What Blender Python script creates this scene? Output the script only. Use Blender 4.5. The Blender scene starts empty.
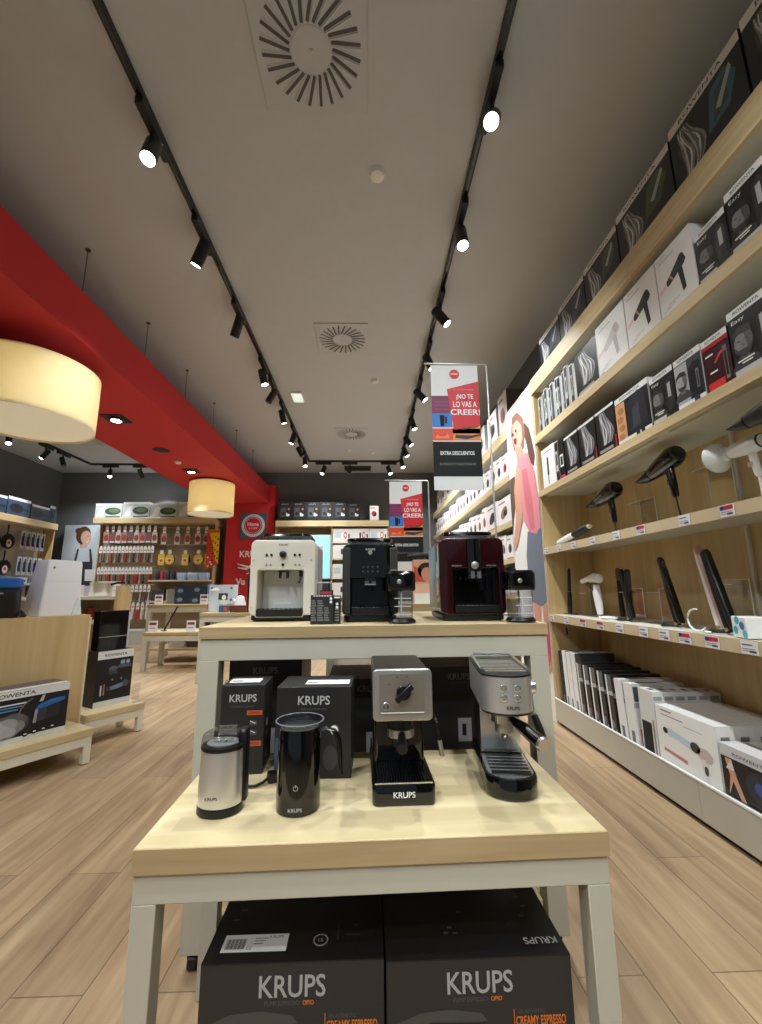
import bpy, bmesh, math, random
from math import sin, cos, pi, radians
from mathutils import Vector, Matrix
rnd = random.Random(7)
SC = bpy.context.scene
COL = SC.collection
ORD = ['first', 'second', 'third', 'fourth', 'fifth', 'sixth', 'seventh', 'eighth', 'ninth', 'tenth', 'eleventh', 'twelfth', 'thirteenth', 'fourteenth', 'fifteenth', 'sixteenth', 'seventeenth', 'eighteenth', 'nineteenth', 'twentieth']

# ------------------------------------------------------------------ materials
def lin(c):
    c /= 255.0
    return c / 12.92 if c <= 0.04045 else ((c + 0.055) / 1.055) ** 2.4
_mats = {}
def m(r, g, b, rough=.5, metal=0.0, trans=0.0, emit=0.0, noise=.05, coat=0.0, alpha=1.0, name=None):
    key = (r, g, b, rough, metal, trans, emit, noise, coat, alpha)
    if key in _mats: return _mats[key]
    mt = bpy.data.materials.new(name or 'finish'); mt.use_nodes = True
    nt = mt.node_tree; bs = nt.nodes['Principled BSDF']
    col = (lin(r), lin(g), lin(b), 1)
    bs.inputs['Base Color'].default_value = col
    bs.inputs['Roughness'].default_value = rough
    bs.inputs['Metallic'].default_value = metal
    bs.inputs['Transmission Weight'].default_value = trans
    bs.inputs['Coat Weight'].default_value = coat
    bs.inputs['Alpha'].default_value = alpha
    if emit:
        bs.inputs['Emission Color'].default_value = col
        bs.inputs['Emission Strength'].default_value = emit
    if noise and not trans:
        tc = nt.nodes.new('ShaderNodeTexCoord'); nz = nt.nodes.new('ShaderNodeTexNoise')
        nz.inputs['Scale'].default_value = 14; nz.inputs['Detail'].default_value = 3
        mx = nt.nodes.new('ShaderNodeMix'); mx.data_type = 'RGBA'
        k = noise
        mx.inputs['A'].default_value = (col[0]*(1-k), col[1]*(1-k), col[2]*(1-k), 1)
        mx.inputs['B'].default_value = (min(1, col[0]*(1+k)), min(1, col[1]*(1+k)), min(1, col[2]*(1+k)), 1)
        nt.links.new(tc.outputs['Object'], nz.inputs['Vector'])
        nt.links.new(nz.outputs['Fac'], mx.inputs['Factor'])
        nt.links.new(mx.outputs['Result'], bs.inputs['Base Color'])
    _mats[key] = mt
    return mt

def wood(name, c1, c2, axis, scale=1.0, rough=.45, plank=None, edge=False):
    """oak veneer: fine streaks along one axis; plank=(width, length) adds board joints"""
    mt = bpy.data.materials.new(name); mt.use_nodes = True
    nt = mt.node_tree; N = nt.nodes; L = nt.links; bs = N['Principled BSDF']
    bs.inputs['Roughness'].default_value = rough
    tc = N.new('ShaderNodeTexCoord'); mp = N.new('ShaderNodeMapping')
    s = [26*scale]*3; s['XYZ'.index(axis)] = 1.3*scale
    mp.inputs['Scale'].default_value = s
    L.new(tc.outputs['Object'], mp.inputs['Vector'])
    nz = N.new('ShaderNodeTexNoise'); nz.inputs['Scale'].default_value = 1.0; nz.inputs['Detail'].default_value = 5
    nz.inputs['Distortion'].default_value = .6
    L.new(mp.outputs['Vector'], nz.inputs['Vector'])
    rp = N.new('ShaderNodeValToRGB')
    rp.color_ramp.elements[0].position = .32; rp.color_ramp.elements[1].position = .68
    rp.color_ramp.elements[0].color = (*[lin(v) for v in c1], 1)
    rp.color_ramp.elements[1].color = (*[lin(v) for v in c2], 1)
    L.new(nz.outputs['Fac'], rp.inputs['Fac'])
    out = rp.outputs['Color']
    if plank:
        mp2 = N.new('ShaderNodeMapping'); mp2.inputs['Rotation'].default_value = (0, 0, radians(90))
        L.new(tc.outputs['Object'], mp2.inputs['Vector'])
        bk = N.new('ShaderNodeTexBrick')
        bk.inputs['Scale'].default_value = 1; bk.inputs['Brick Width'].default_value = plank[1]; bk.inputs['Row Height'].default_value = plank[0]
        bk.inputs['Mortar Size'].default_value = .0022; bk.inputs['Mortar Smooth'].default_value = .1; bk.offset = .37
        bk.inputs['Color1'].default_value = (.80, .80, .80, 1); bk.inputs['Color2'].default_value = (1.08, 1.06, 1.03, 1)
        bk.inputs['Mortar'].default_value = (.45, .42, .4, 1)
        L.new(mp2.outputs['Vector'], bk.inputs['Vector'])
        n2 = N.new('ShaderNodeTexNoise'); n2.inputs['Scale'].default_value = 1.0; n2.inputs['Detail'].default_value = 6; n2.inputs['Distortion'].default_value = 2.2
        mp3 = N.new('ShaderNodeMapping'); mp3.inputs['Scale'].default_value = (9, 1.1, 9)
        L.new(tc.outputs['Object'], mp3.inputs['Vector']); L.new(mp3.outputs['Vector'], n2.inputs['Vector'])
        r2 = N.new('ShaderNodeValToRGB'); r2.color_ramp.elements[0].position = .35; r2.color_ramp.elements[1].position = .7
        r2.color_ramp.elements[0].color = (.66, .62, .58, 1); r2.color_ramp.elements[1].color = (1, 1, 1, 1)
        L.new(n2.outputs['Fac'], r2.inputs['Fac'])
        a = N.new('ShaderNodeMix'); a.data_type = 'RGBA'; a.blend_type = 'MULTIPLY'; a.inputs['Factor'].default_value = .75
        L.new(out, a.inputs['A']); L.new(r2.outputs['Color'], a.inputs['B'])
        b = N.new('ShaderNodeMix'); b.data_type = 'RGBA'; b.blend_type = 'MULTIPLY'; b.inputs['Factor'].default_value = 1
        L.new(a.outputs['Result'], b.inputs['A']); L.new(bk.outputs['Color'], b.inputs['B'])
        out = b.outputs['Result']
    L.new(out, bs.inputs['Base Color'])
    return mt

OAKX = wood('oak_along', (196, 174, 132), (216, 196, 154), 'X')
OAKY = wood('oak_deep', (196, 174, 132), (216, 196, 154), 'Y')
OAKZ = wood('oak_upright', (190, 160, 112), (208, 180, 130), 'Z', .8)
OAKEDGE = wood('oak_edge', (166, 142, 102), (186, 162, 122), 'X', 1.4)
FLOORW = wood('floor_planks', (164, 138, 106), (190, 164, 130), 'Y', .9, .5, (.19, 1.35))
def butcher(name):
    """pale table top of glued staves"""
    mt = wood(name, (206, 188, 146), (222, 206, 168), 'X', .8, .38)
    nt = mt.node_tree; N = nt.nodes; L = nt.links; bs = N['Principled BSDF']
    src = bs.inputs['Base Color'].links[0].from_socket
    tc = N.new('ShaderNodeTexCoord'); bk = N.new('ShaderNodeTexBrick')
    bk.inputs['Scale'].default_value = 1; bk.inputs['Brick Width'].default_value = .42; bk.inputs['Row Height'].default_value = .055
    bk.inputs['Mortar Size'].default_value = 0; bk.inputs['Color1'].default_value = (.86, .85, .82, 1); bk.inputs['Color2'].default_value = (1.05, 1.05, 1.03, 1)
    L.new(tc.outputs['Object'], bk.inputs['Vector'])
    x = N.new('ShaderNodeMix'); x.data_type = 'RGBA'; x.blend_type = 'MULTIPLY'; x.inputs['Factor'].default_value = 1
    L.new(src, x.inputs['A']); L.new(bk.outputs['Color'], x.inputs['B']); L.new(x.outputs['Result'], bs.inputs['Base Color'])
    return mt
TOPW = butcher('table_top_oak')
def brushed(name, r, g, b, axis='Z', rough=.28):
    mt = bpy.data.materials.new(name); mt.use_nodes = True
    nt = mt.node_tree; N = nt.nodes; L = nt.links; bs = N['Principled BSDF']
    bs.inputs['Base Color'].default_value = (lin(r), lin(g), lin(b), 1); bs.inputs['Metallic'].default_value = .78
    tc = N.new('ShaderNodeTexCoord'); mp = N.new('ShaderNodeMapping'); s = [900]*3; s['XYZ'.index(axis)] = 9
    mp.inputs['Scale'].default_value = s; nz = N.new('ShaderNodeTexNoise'); nz.inputs['Scale'].default_value = 1
    mr = N.new('ShaderNodeMapRange'); mr.inputs['To Min'].default_value = rough-.1; mr.inputs['To Max'].default_value = rough+.12
    L.new(tc.outputs['Object'], mp.inputs['Vector']); L.new(mp.outputs['Vector'], nz.inputs['Vector'])
    L.new(nz.outputs['Fac'], mr.inputs['Value']); L.new(mr.outputs['Result'], bs.inputs['Roughness'])
    return mt
STEEL = brushed('brushed_steel', 222, 221, 218, 'Z', .32)
CHROME = m(222, 222, 220, .18, .9, noise=.02)
SILVER = m(186, 184, 178, .34, .8, noise=.03)
FRAMEM = m(188, 184, 167, .42, noise=.03)          # cream powder coat
FRAMEL = m(226, 220, 200, .42, noise=.03)
BLACKG = m(9, 9, 10, .1, coat=.4, noise=.02)        # gloss black
BLACK = m(13, 13, 14, .36, noise=.04)
BLACKM = m(20, 20, 21, .6, noise=.05)
DARK = m(38, 38, 40, .5)
WHITE = m(236, 236, 233, .4, noise=.02)
WHITEG = m(238, 238, 236, .2, noise=.02)
CARD = m(228, 228, 226, .35, noise=.03)
REDM = m(206, 30, 36, .5, noise=.03)
def glassy(name, tint=(1, 1, 1), rough=.03):
    """thin clear plastic: mostly see-through with a glossy film"""
    mt = bpy.data.materials.new(name); mt.use_nodes = True
    nt = mt.node_tree; N = nt.nodes; L = nt.links
    out = N['Material Output']; N.remove(N['Principled BSDF'])
    tr = N.new('ShaderNodeBsdfTransparent'); tr.inputs['Color'].default_value = (*tint, 1)
    gl = N.new('ShaderNodeBsdfGlossy'); gl.inputs['Roughness'].default_value = rough
    lw = N.new('ShaderNodeLayerWeight'); lw.inputs['Blend'].default_value = .5
    pw = N.new('ShaderNodeMath'); pw.operation = 'POWER'; pw.inputs[1].default_value = 3.0; L.new(lw.outputs['Facing'], pw.inputs[0])
    fr = N.new('ShaderNodeMath'); fr.operation = 'MULTIPLY_ADD'; fr.inputs[1].default_value = .5; fr.inputs[2].default_value = .05; L.new(pw.outputs[0], fr.inputs[0])
    mx = N.new('ShaderNodeMixShader')
    L.new(fr.outputs[0], mx.inputs['Fac']); L.new(tr.outputs['BSDF'], mx.inputs[1]); L.new(gl.outputs['BSDF'], mx.inputs[2])
    L.new(mx.outputs['Shader'], out.inputs['Surface'])
    return mt
ACRYL = glassy('clear_acrylic', (.93, .95, .95))
SMOKE = glassy('smoked_clear_plastic', (.74, .75, .78), .06)
ACEDGE = m(236, 240, 240, .2, alpha=.9, noise=0)

# ------------------------------------------------------------------ mesh builder
_txt = {}
def text_geo(s, bold=0.0, space=1.0, shear=0.0):
    k = (s, bold, space, shear)
    if k in _txt: return _txt[k]
    cu = bpy.data.curves.new('t', 'FONT'); cu.body = s; cu.offset = bold; cu.space_character = space; cu.shear = shear; cu.resolution_u = 3
    ob = bpy.data.objects.new('t', cu); COL.objects.link(ob)
    dg = bpy.context.evaluated_depsgraph_get(); dg.update()
    me = bpy.data.meshes.new_from_object(ob.evaluated_get(dg))
    vs = [(v.co.x, v.co.y) for v in me.vertices]; fs = [tuple(p.vertices) for p in me.polygons]
    bpy.data.objects.remove(ob); bpy.data.curves.remove(cu); bpy.data.meshes.remove(me)
    x0 = min(v[0] for v in vs); x1 = max(v[0] for v in vs); y0 = min(v[1] for v in vs); y1 = max(v[1] for v in vs)
    g = ([(x - (x0+x1)/2, y - (y0+y1)/2) for x, y in vs], fs, x1-x0, y1-y0)
    _txt[k] = g
    return g
def rr(w, d, r, n=5, cx=0, cy=0):
    """rounded rectangle outline, counter-clockwise"""
    r = min(r, w/2-1e-4, d/2-1e-4); p = []
    for (sx, sy, a0) in ((1, 1, 0), (-1, 1, 90), (-1, -1, 180), (1, -1, 270)):
        for i in range(n+1):
            a = radians(a0 + 90*i/n)
            p.append((cx + sx*(w/2-r) + r*cos(a), cy + sy*(d/2-r) + r*sin(a)))
    return p
def el(rx, ry, n=20, cx=0, cy=0): return [(cx + rx*cos(2*pi*i/n), cy + ry*sin(2*pi*i/n)) for i in range(n)]
def plate_geo(outer, holes, depth, bev=0.0):
    cu = bpy.data.curves.new('pl', 'CURVE'); cu.dimensions = '2D'; cu.fill_mode = 'BOTH'
    cu.extrude = max(depth/2 - bev, 1e-4); cu.bevel_depth = bev; cu.bevel_resolution = 2; cu.offset = -bev
    for pl in [outer] + list(holes):
        sp = cu.splines.new('POLY'); sp.points.add(len(pl)-1); sp.use_cyclic_u = True
        for q, (x, y) in zip(sp.points, pl): q.co = (x, y, 0, 1)
    ob = bpy.data.objects.new('pl', cu); COL.objects.link(ob)
    dg = bpy.context.evaluated_depsgraph_get(); dg.update()
    me = bpy.data.meshes.new_from_object(ob.evaluated_get(dg))
    bm = bmesh.new(); bm.from_mesh(me); bmesh.ops.remove_doubles(bm, verts=bm.verts, dist=1e-6)
    vs = [tuple(v.co) for v in bm.verts]; bm.verts.index_update(); fs = [tuple(v.index for v in f.verts) for f in bm.faces]
    bm.free(); bpy.data.objects.remove(ob); bpy.data.curves.remove(cu); bpy.data.meshes.remove(me)
    return vs, fs

class MB:
    def __init__(s): s.v = []; s.f = []; s.mi = []; s.ms = []; s.T = Matrix()
    def mat(s, mt):
        if mt not in s.ms: s.ms.append(mt)
        return s.ms.index(mt)
    def add(s, vs, fs, mt, M=None):
        o = len(s.v); k = s.mat(mt); M = s.T @ M if M is not None else s.T
        s.v += [tuple(M @ Vector(v)) for v in vs]
        for f in fs: s.f.append(tuple(i+o for i in f)); s.mi.append(k)
        return s
    def box(s, x0, x1, y0, y1, z0, z1, mt, M=None):
        vs = [(x0,y0,z0),(x1,y0,z0),(x1,y1,z0),(x0,y1,z0),(x0,y0,z1),(x1,y0,z1),(x1,y1,z1),(x0,y1,z1)]
        return s.add(vs, [(3,2,1,0),(4,5,6,7),(0,1,5,4),(1,2,6,5),(2,3,7,6),(3,0,4,7)], mt, M)
    def loft(s, rings, mt, M=None, cap=(1, 1), closed=True):
        n = len(rings[0]); vs = [p for r in rings for p in r]; fs = []
        for k in range(len(rings)-1):
            for i in range(n if closed else n-1):
                j = (i+1) % n
                fs.append((k*n+i, k*n+j, (k+1)*n+j, (k+1)*n+i))
        if cap[0]: fs.append(tuple(reversed(range(n))))
        if cap[1]: fs.append(tuple(range((len(rings)-1)*n, len(rings)*n)))
        return s.add(vs, fs, mt, M)
    def stack(s, prof, mt, M=None, cap=(1, 1)):
        """prof: list of (outline2d, z)"""
        return s.loft([[(x, y, z) for x, y in o] for o, z in prof], mt, M, cap)
    def lathe(s, prof, mt, c=(0, 0), n=28, M=None, cap=(1, 1)):
        return s.loft([[(c[0]+r*cos(2*pi*i/n), c[1]+r*sin(2*pi*i/n), z) for i in range(n)] for r, z in prof], mt, M, cap)
    def cyl(s, p0, p1, r0, mt, r1=None, n=16):
        r1 = r0 if r1 is None else r1
        a = Vector(p0); b = Vector(p1); d = (b-a).normalized()
        q = d.to_track_quat('Z', 'Y').to_matrix()
        R = lambda c, r: [tuple(c + q @ Vector((r*cos(2*pi*i/n), r*sin(2*pi*i/n), 0))) for i in range(n)]
        return s.loft([R(a, r0), R(b, r1)], mt)
    def tube(s, pts, r, mt, n=8, cyc=False):
        pts = [Vector(p) for p in pts]; rings = []; N = len(pts)
        for i, p in enumerate(pts):
            d = (pts[min(i+1, N-1)] - pts[max(i-1, 0)]).normalized()
            q = d.to_track_quat('Z', 'Y').to_matrix()
            if abs(d.z) > .95: q = Matrix(((1,0,0),(0,1,0),(0,0,1)))
            ri = r[i] if isinstance(r, (list, tuple)) else r
            rings.append([tuple(p + q @ Vector((ri*cos(2*pi*k/n), ri*sin(2*pi*k/n), 0))) for k in range(n)])
        return s.loft(rings, mt)
    def quad(s, a, b, c, d, mt): return s.add([a, b, c, d], [(0, 1, 2, 3)], mt)
    def poly(s, pts, mt, M=None): return s.add(pts, [tuple(range(len(pts)))], mt, M)
    # marks printed on a front face looking along -Y (plane y = y0, layer k lifts it)
    def fp(s, pts, mt, k=1, y=0.0): return s.poly([(x, y - .0005*k, z) for x, z in pts], mt)
    def fr(s, x0, x1, z0, z1, mt, k=1, y=0.0): return s.fp([(x0,z0),(x1,z0),(x1,z1),(x0,z1)], mt, k, y)
    def fe(s, cx, cz, rx, rz, mt, k=1, y=0.0, n=14, rot=0):
        c, q = cos(rot), sin(rot)
        return s.fp([(cx + c*x - q*z, cz + q*x + c*z) for x, z in el(rx, rz, n)], mt, k, y)
    def text(s, t, o, right, up, mt, h=None, w=None, bold=0.0, space=1.0, shear=0.0):
        vs, fs, tw, th = text_geo(t, bold, space, shear)
        sy = h/th if h else w/tw
        sx = w/tw if w else sy
        o = Vector(o); R = Vector(right).normalized(); U = Vector(up).normalized()
        return s.add([tuple(o + R*(x*sx) + U*(y*sy)) for x, y in vs], fs, mt)
    def ft(s, t, cx, cz, mt, h=None, w=None, k=2, y=0.0, **a):
        return s.text(t, (cx, y-.0005*k, cz), (1, 0, 0), (0, 0, 1), mt, h, w, **a)
    def plate(s, outer, holes, y0, y1, mt, bev=0.0):
        """outline in the x-z plane, thickness y0..y1"""
        vs, fs = plate_geo(outer, holes, y1-y0, bev)
        return s.add([(x, (y0+y1)/2 - z, y) for x, y, z in vs], fs, mt)
    def build(s, name, parent=None, loc=(0, 0, 0), rz=0.0, bevel=0.0, smooth=35, sub=0, seg=2):
        me = bpy.data.meshes.new(name); me.from_pydata(s.v, [], s.f)
        for mt in s.ms: me.materials.append(mt)
        me.polygons.foreach_set('material_index', s.mi)
        if smooth:
            me.polygons.foreach_set('use_smooth', [True]*len(s.f))
            me.set_sharp_from_angle(angle=radians(smooth))
        me.update()
        o = bpy.data.objects.new(name, me); COL.objects.link(o)
        o.location = loc; o.rotation_euler = (0, 0, rz)
        if parent: o.parent = parent
        if bevel:
            b = o.modifiers.new('edge', 'BEVEL'); b.width = bevel; b.segments = seg; b.limit_method = 'ANGLE'; b.angle_limit = radians(50)
        return o
def tag(o, label, cat, group=None):
    o['label'] = label; o['category'] = cat
    if group: o['group'] = group
    return o
def thing(name, label, cat, loc=(0, 0, 0), rz=0.0, group=None):
    o = bpy.data.objects.new(name, None); COL.objects.link(o); o.empty_display_size = .05
    o.location = loc; o.rotation_euler = (0, 0, rz)
    return tag(o, label, cat, group)
def struct(o): o['kind'] = 'structure'; return o
def kids(o): return list(o.children)
def dup(o, loc=None, rz=None, label=None, group=None, scale=None, parent=None):
    c = o.copy(); COL.objects.link(c)
    if parent is not None: c.parent = parent
    else:
        if loc is not None: c.location = loc
        if rz is not None: c.rotation_euler = (0, 0, rz)
        if label: c['label'] = label
        if group: c['group'] = group
        if scale: c.scale = scale
    for ch in kids(o): dup(ch, parent=c)
    return c
def plabel(o, t): o['label'] = t; return o

# ------------------------------------------------------------------ camera
f_px, pit, yaw, rol = 418.6, .18503, .03049, -.0081
Fv = Vector((sin(yaw)*cos(pit), cos(yaw)*cos(pit), sin(pit))); Rv = Vector((cos(yaw), -sin(yaw), 0)); Uv = Rv.cross(Fv)
r_ = Rv*cos(rol) + Uv*sin(rol); u_ = -Rv*sin(rol) + Uv*cos(rol)
cd = bpy.data.cameras.new('camera'); cam = bpy.data.objects.new('camera', cd); COL.objects.link(cam)
cam.matrix_world = Matrix(((r_.x, u_.x, -Fv.x, 0), (r_.y, u_.y, -Fv.y, 0), (r_.z, u_.z, -Fv.z, 1.05), (0, 0, 0, 1)))
cd.sensor_fit = 'VERTICAL'; cd.sensor_height = 36; cd.lens = f_px/1024*36; cd.clip_start = .02
SC.camera = cam
SC.view_settings.view_transform = 'Standard'; SC.view_settings.look = 'None'; SC.view_settings.gamma = 1
SC.view_settings.exposure = 0.12
SC.cycles.max_bounces = 8; SC.cycles.transparent_max_bounces = 16; SC.cycles.sample_clamp_indirect = 4; SC.cycles.use_denoising = True
SC.cycles.caustics_reflective = False; SC.cycles.caustics_refractive = False
w = bpy.data.worlds.new('world'); SC.world = w; w.use_nodes = True
w.node_tree.nodes['Background'].inputs['Color'].default_value = (.8, .9, 1, 1); w.node_tree.nodes['Background'].inputs['Strength'].default_value = .2

# ------------------------------------------------------------------ the room
XL, XR, YF, YB, ZC = -7.1, 1.93, -2.6, 9.62, 3.8
CEILM = m(196, 201, 209, .9, noise=.03); WALLM = m(104, 106, 107, .85, noise=.04)
b = MB(); b.box(XL-.1, XR+.1, YF-.1, YB+.1, -.1, 0, FLOORW); struct(b.build('floor', smooth=0))
b = MB(); b.box(XL-.1, XR+.1, YF-.1, YB+.1, ZC, ZC+.1, CEILM); struct(b.build('ceiling', smooth=0))
b = MB(); b.box(XR, XR+.1, YF, YB, 0, ZC, WALLM); struct(b.build('wall_right', smooth=0))
b = MB(); b.box(XL-.1, XL, YF, YB, 0, ZC, WALLM); struct(b.build('wall_left', smooth=0))
b = MB(); b.box(XL, XR, YB, YB+.1, 0, ZC, WALLM); struct(b.build('wall_back', smooth=0))
# the shop front behind the photographer: piers and a header around an open entrance to the bright mall
b = MB(); b.box(XL, -5.2, YF-.1, YF, 0, ZC, WALLM); b.box(.9, XR, YF-.1, YF, 0, ZC, WALLM); b.box(-5.2, .9, YF-.1, YF, 2.9, ZC, WALLM)
struct(b.build('wall_front', smooth=0))

# red suspended beam with its steel hangers, and the red end wall it meets
REDP = m(200, 44, 50, .75, noise=.02)
BX0, BX1, BZ0, BZ1 = -3.5, -2.26, 3.0, 3.4
t = thing('suspended_beam', 'long red box beam hung from the grey ceiling by thin wires', 'ceiling beam', (-2.88, 3.5, 3.0))
b = MB(); b.box(BX0+2.88, BX1+2.88, YF+.05-3.5, 9.3-3.5, 0, .4, REDP); b.build('red_casing', t, smooth=0)
for y in (1.0, 2.05, 3.03, 3.98, 4.93, 5.87, 6.94, 8.0):
    b = MB(); b.cyl((.6, y-3.5, .4), (.6, y-3.5, .8), .004, m(120,120,116,.4,.8), n=6); b.cyl((.6, y-3.5, .79), (.6, y-3.5, .8), .02, m(90,90,88,.5,.5), n=10)
    b.build('hanger_wire', t)
b = MB(); b.box(-3.16, -2.1, 9.3, YB-.002, 0, 3.41, REDP); struct(b.build('trim_1', smooth=0))
# ------------------------------------------------------------------ ceiling fittings
LENS = m(255, 250, 238, .3, emit=14, noise=0, name='lit_lens')
LENSDIM = m(120, 118, 112, .25, noise=0)
TRK = m(22, 22, 23, .45)
def track(pts, label):
    t = thing('lighting_track', label, 'track', (pts[0][0], pts[0][1], ZC))
    for (x0, y0), (x1, y1) in zip(pts, pts[1:]):
        b = MB(); hw = .019
        X0, X1 = min(x0, x1)-hw-pts[0][0], max(x0, x1)+hw-pts[0][0]; Y0, Y1 = min(y0, y1)-hw-pts[0][1], max(y0, y1)+hw-pts[0][1]
        b.box(X0, X1, Y0, Y1, -.036, -.0005, TRK)
        if X1-X0 < Y1-Y0: b.box(X0+.012, X1-.012, Y0+.01, Y1-.01, -.0362, -.036, BLACKG)
        else: b.box(X0+.01, X1-.01, Y0+.012, Y1-.012, -.0362, -.036, BLACKG)
        b.build('rail', t, smooth=0)
    return t
TLX, TRX, TEY = -1.265, .685, 8.66
track([(TLX, -2.2), (TLX, TEY), (TRX, TEY), (TRX, -2.2)], 'black U-shaped spotlight track on the ceiling above the machine display')
track([(-6.0, .5), (-6.0, 8.9), (-3.9, 8.9)], 'black L-shaped spotlight track on the ceiling beyond the red beam')
def make_spot():
    t = thing('track_spotlight', 'x', 'spotlight')
    b = MB(); b.box(-.019, .019, -.15, .12, -.072, -.0295, TRK); b.build('driver_box', t, bevel=.004)
    b = MB(); b.cyl((0, -.02, -.074), (0, -.02, -.125), .013, TRK); b.build('swivel_stem', t)
    b = MB(); b.lathe([(.002, .075), (.03, .075), (.036, .068), (.036, -.085), (.033, -.088), (.031, -.08)], TRK, n=20, cap=(0, 0))
    h = b.build('head', t)
    b = MB(); b.lathe([(.0305, -.08), (.0305, -.083)], LENS, n=20); l = b.build('lens', h)
    plabel(l, 'glowing round lens')
    h.location = (0, -.02, -.17)
    return t
spot0 = make_spot(); _sp = [0]
def spot(x, y, tilt, az, label, lit=True, along='y', energy=105, size=80):
    s = spot0 if _sp[0] == 0 else dup(spot0)
    _sp[0] += 1
    s.location = (x, y, ZC); s.scale = (1.25, 1.25, 1.25); s.rotation_euler = (0, 0, 0 if along == 'y' else pi/2)
    s['label'] = label; s['group'] = 'track spotlights'
    h = next(c for c in s.children if c.name.startswith('head'))
    dx, dy = sin(az), -cos(az)                  # az 0 leans the lens towards the entrance, + towards the hair-care shelves
    if along == 'x': dx, dy = dy, -dx
    h.rotation_euler = (tilt*dy, -tilt*dx, 0)
    if not lit:
        l = h.children[0]; l.data = l.data.copy(); l.data.materials[0] = LENSDIM; l['label'] = 'unlit round lens'
        return
    ld = bpy.data.lights.new('spot_beam', 'SPOT'); ld.energy = energy; ld.spot_size = radians(size); ld.spot_blend = .7; ld.shadow_soft_size = .035; ld.color = (.93, .98, 1)
    lo = bpy.data.objects.new('spot_beam', ld); COL.objects.link(lo); lo.parent = s
    bpy.context.view_layer.update()
    R = h.matrix_basis.to_3x3()
    lo.location = Vector((0, -.02, -.17)) + R @ Vector((0, 0, -.095)); lo.rotation_euler = R.to_euler()
# lens leaning: towards -y means the beam heads to the photographer
LS = [(.3, 0, 'under the near end of the track, out beyond the big starburst lamp'), (2.03, .34, ''), (2.78, .5, ''), (3.68, .55, ''), (4.67, .25, ''), (5.16, None, ''), (5.83, .3, ''), (6.72, .3, ''), (7.43, None, ''), (8.05, .3, '')]
for i, (x, y, az) in enumerate(((TLX, -.5, 2.7), (TLX, -1.3, 2.6), (TLX, -2.0, 3.3), (TRX, -.5, 3.6), (TRX, -1.3, 2.5), (TRX, -2.0, 3.4))):  # unseen spots added behind the camera as fill for the product fronts
    spot(x, y, .62, az, 'added unseen fill spotlight over the entrance, %s behind the viewer on the %s track arm' % (ORD[i % 3], 'beam-side' if i < 3 else 'aisle-side'), energy=48)
for i, (y, tl, _) in enumerate(LS):
    if tl is None: spot(TLX, y+.05, .5, pi/2*(-1 if i % 2 else 1), 'unlit black track spotlight, %s along the track arm beside the red beam' % ORD[i], False)
    else: spot(TLX, y+.05, tl, (0, .2, -2.0, -2.3, 1.5, 0, 2.4, -1.4, 0, .3)[i], 'lit black track spotlight, %s along the track arm beside the red beam' % ORD[i])
RS = [(.2, .75, 1.2), (1.82, .6, -.5), (2.6, .3, 0), (3.5, .6, 1.35), (4.3, .4, 1.0), (5.12, .7, 1.3), (6.07, .3, 1.2), (6.85, .6, 1.2), (7.42, .4, 1.1), (8.15, .4, .5)]
for i, (y, tl, az) in enumerate(RS):
    spot(TRX, y+.05, tl, az, 'lit black track spotlight, %s along the track arm over the hair-care aisle' % ORD[i], energy=62 if tl > .65 else 105)
for i, (x, lit) in enumerate(((-.98, 1), (-.42, 0), (.42, 1))):
    spot(x, TEY, .5, .6 if x > 0 else -.6, ('lit' if lit else 'unlit') + ' black spotlight on the cross track by the back wall, ' + ('beside the red beam corner', 'at its middle', 'beside the hair-care corner')[i], bool(lit), 'x')
for i, (x, y, al, lit) in enumerate(((-6.0, 4.6, 'y', 1), (-6.0, 6.0, 'y', 1), (-6.0, 6.85, 'y', 1), (-6.0, 7.65, 'y', 1), (-6.0, 8.1, 'y', 0), (-5.6, 8.9, 'x', 1), (-4.95, 8.9, 'x', 1))):
    spot(x, y, (.75, .7, .5, .5, .5, .5, .5)[i], (.9, 1.3, .8, -.8, 1.2, .5, 2.6)[i], ('lit' if lit else 'unlit') + ' black spotlight on the L-shaped track beyond the beam, %s from its near end' % ORD[i], bool(lit), al, 150)

VENTM = m(194, 199, 207, .8, noise=.03); SLOT = m(88, 87, 86, .8)
def diffuser(x, y, s, label, n=24):
    t = thing('air_diffuser', label, 'air vent', (x, y, ZC), 0, 'swirl air diffusers')
    b = MB(); b.box(-s/2, s/2, -s/2, s/2, -.012, -.0005, VENTM); b.build('face_plate', t, bevel=.003)
    b = MB()
    for i in range(n):
        a = 2*pi*i/n + .1; M = Matrix.Rotation(a, 4, 'Z')
        M2 = M @ Matrix.Translation((s*.315, 0, 0)) @ Matrix.Rotation(.22, 4, 'Z')
        b.box(-s*.13, s*.13, -s*.014, s*.014, -.0135, -.0121, SLOT, M2)
        b.box(-s*.13, s*.13, s*.012, s*.03, -.021, -.0125, VENTM, M2 @ Matrix.Rotation(.4, 4, 'X'))
    b.build('swirl_slat', t, smooth=0)
    b = MB(); b.lathe([(.0, -.0125), (s*.17, -.0125), (s*.17, -.0155), (s*.02, -.017), (s*.012, -.021), (.0, -.021)][::-1], VENTM, n=24, cap=(0, 0)); b.build('centre_disc', t)
diffuser(-.29, 1.69, .58, 'swirl air diffuser between the two biggest-looking spotlights, by the entrance')
diffuser(-.285, 4.23, .57, 'swirl air diffuser halfway along the ceiling between the two tracks')
diffuser(-.3, 7.1, .57, 'swirl air diffuser at the back-wall end between the two tracks')
diffuser(-4.43, 7.5, .57, 'swirl air diffuser on the ceiling beyond the red beam')
b = MB(); b.box(-.3, .3, -.16, .16, -.03, -.0005, m(70, 70, 68, .6))
for i in range(9): b.box(-.28, .28, -.14+i*.033, -.125+i*.033, -.034, -.03, DARK)
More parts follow.
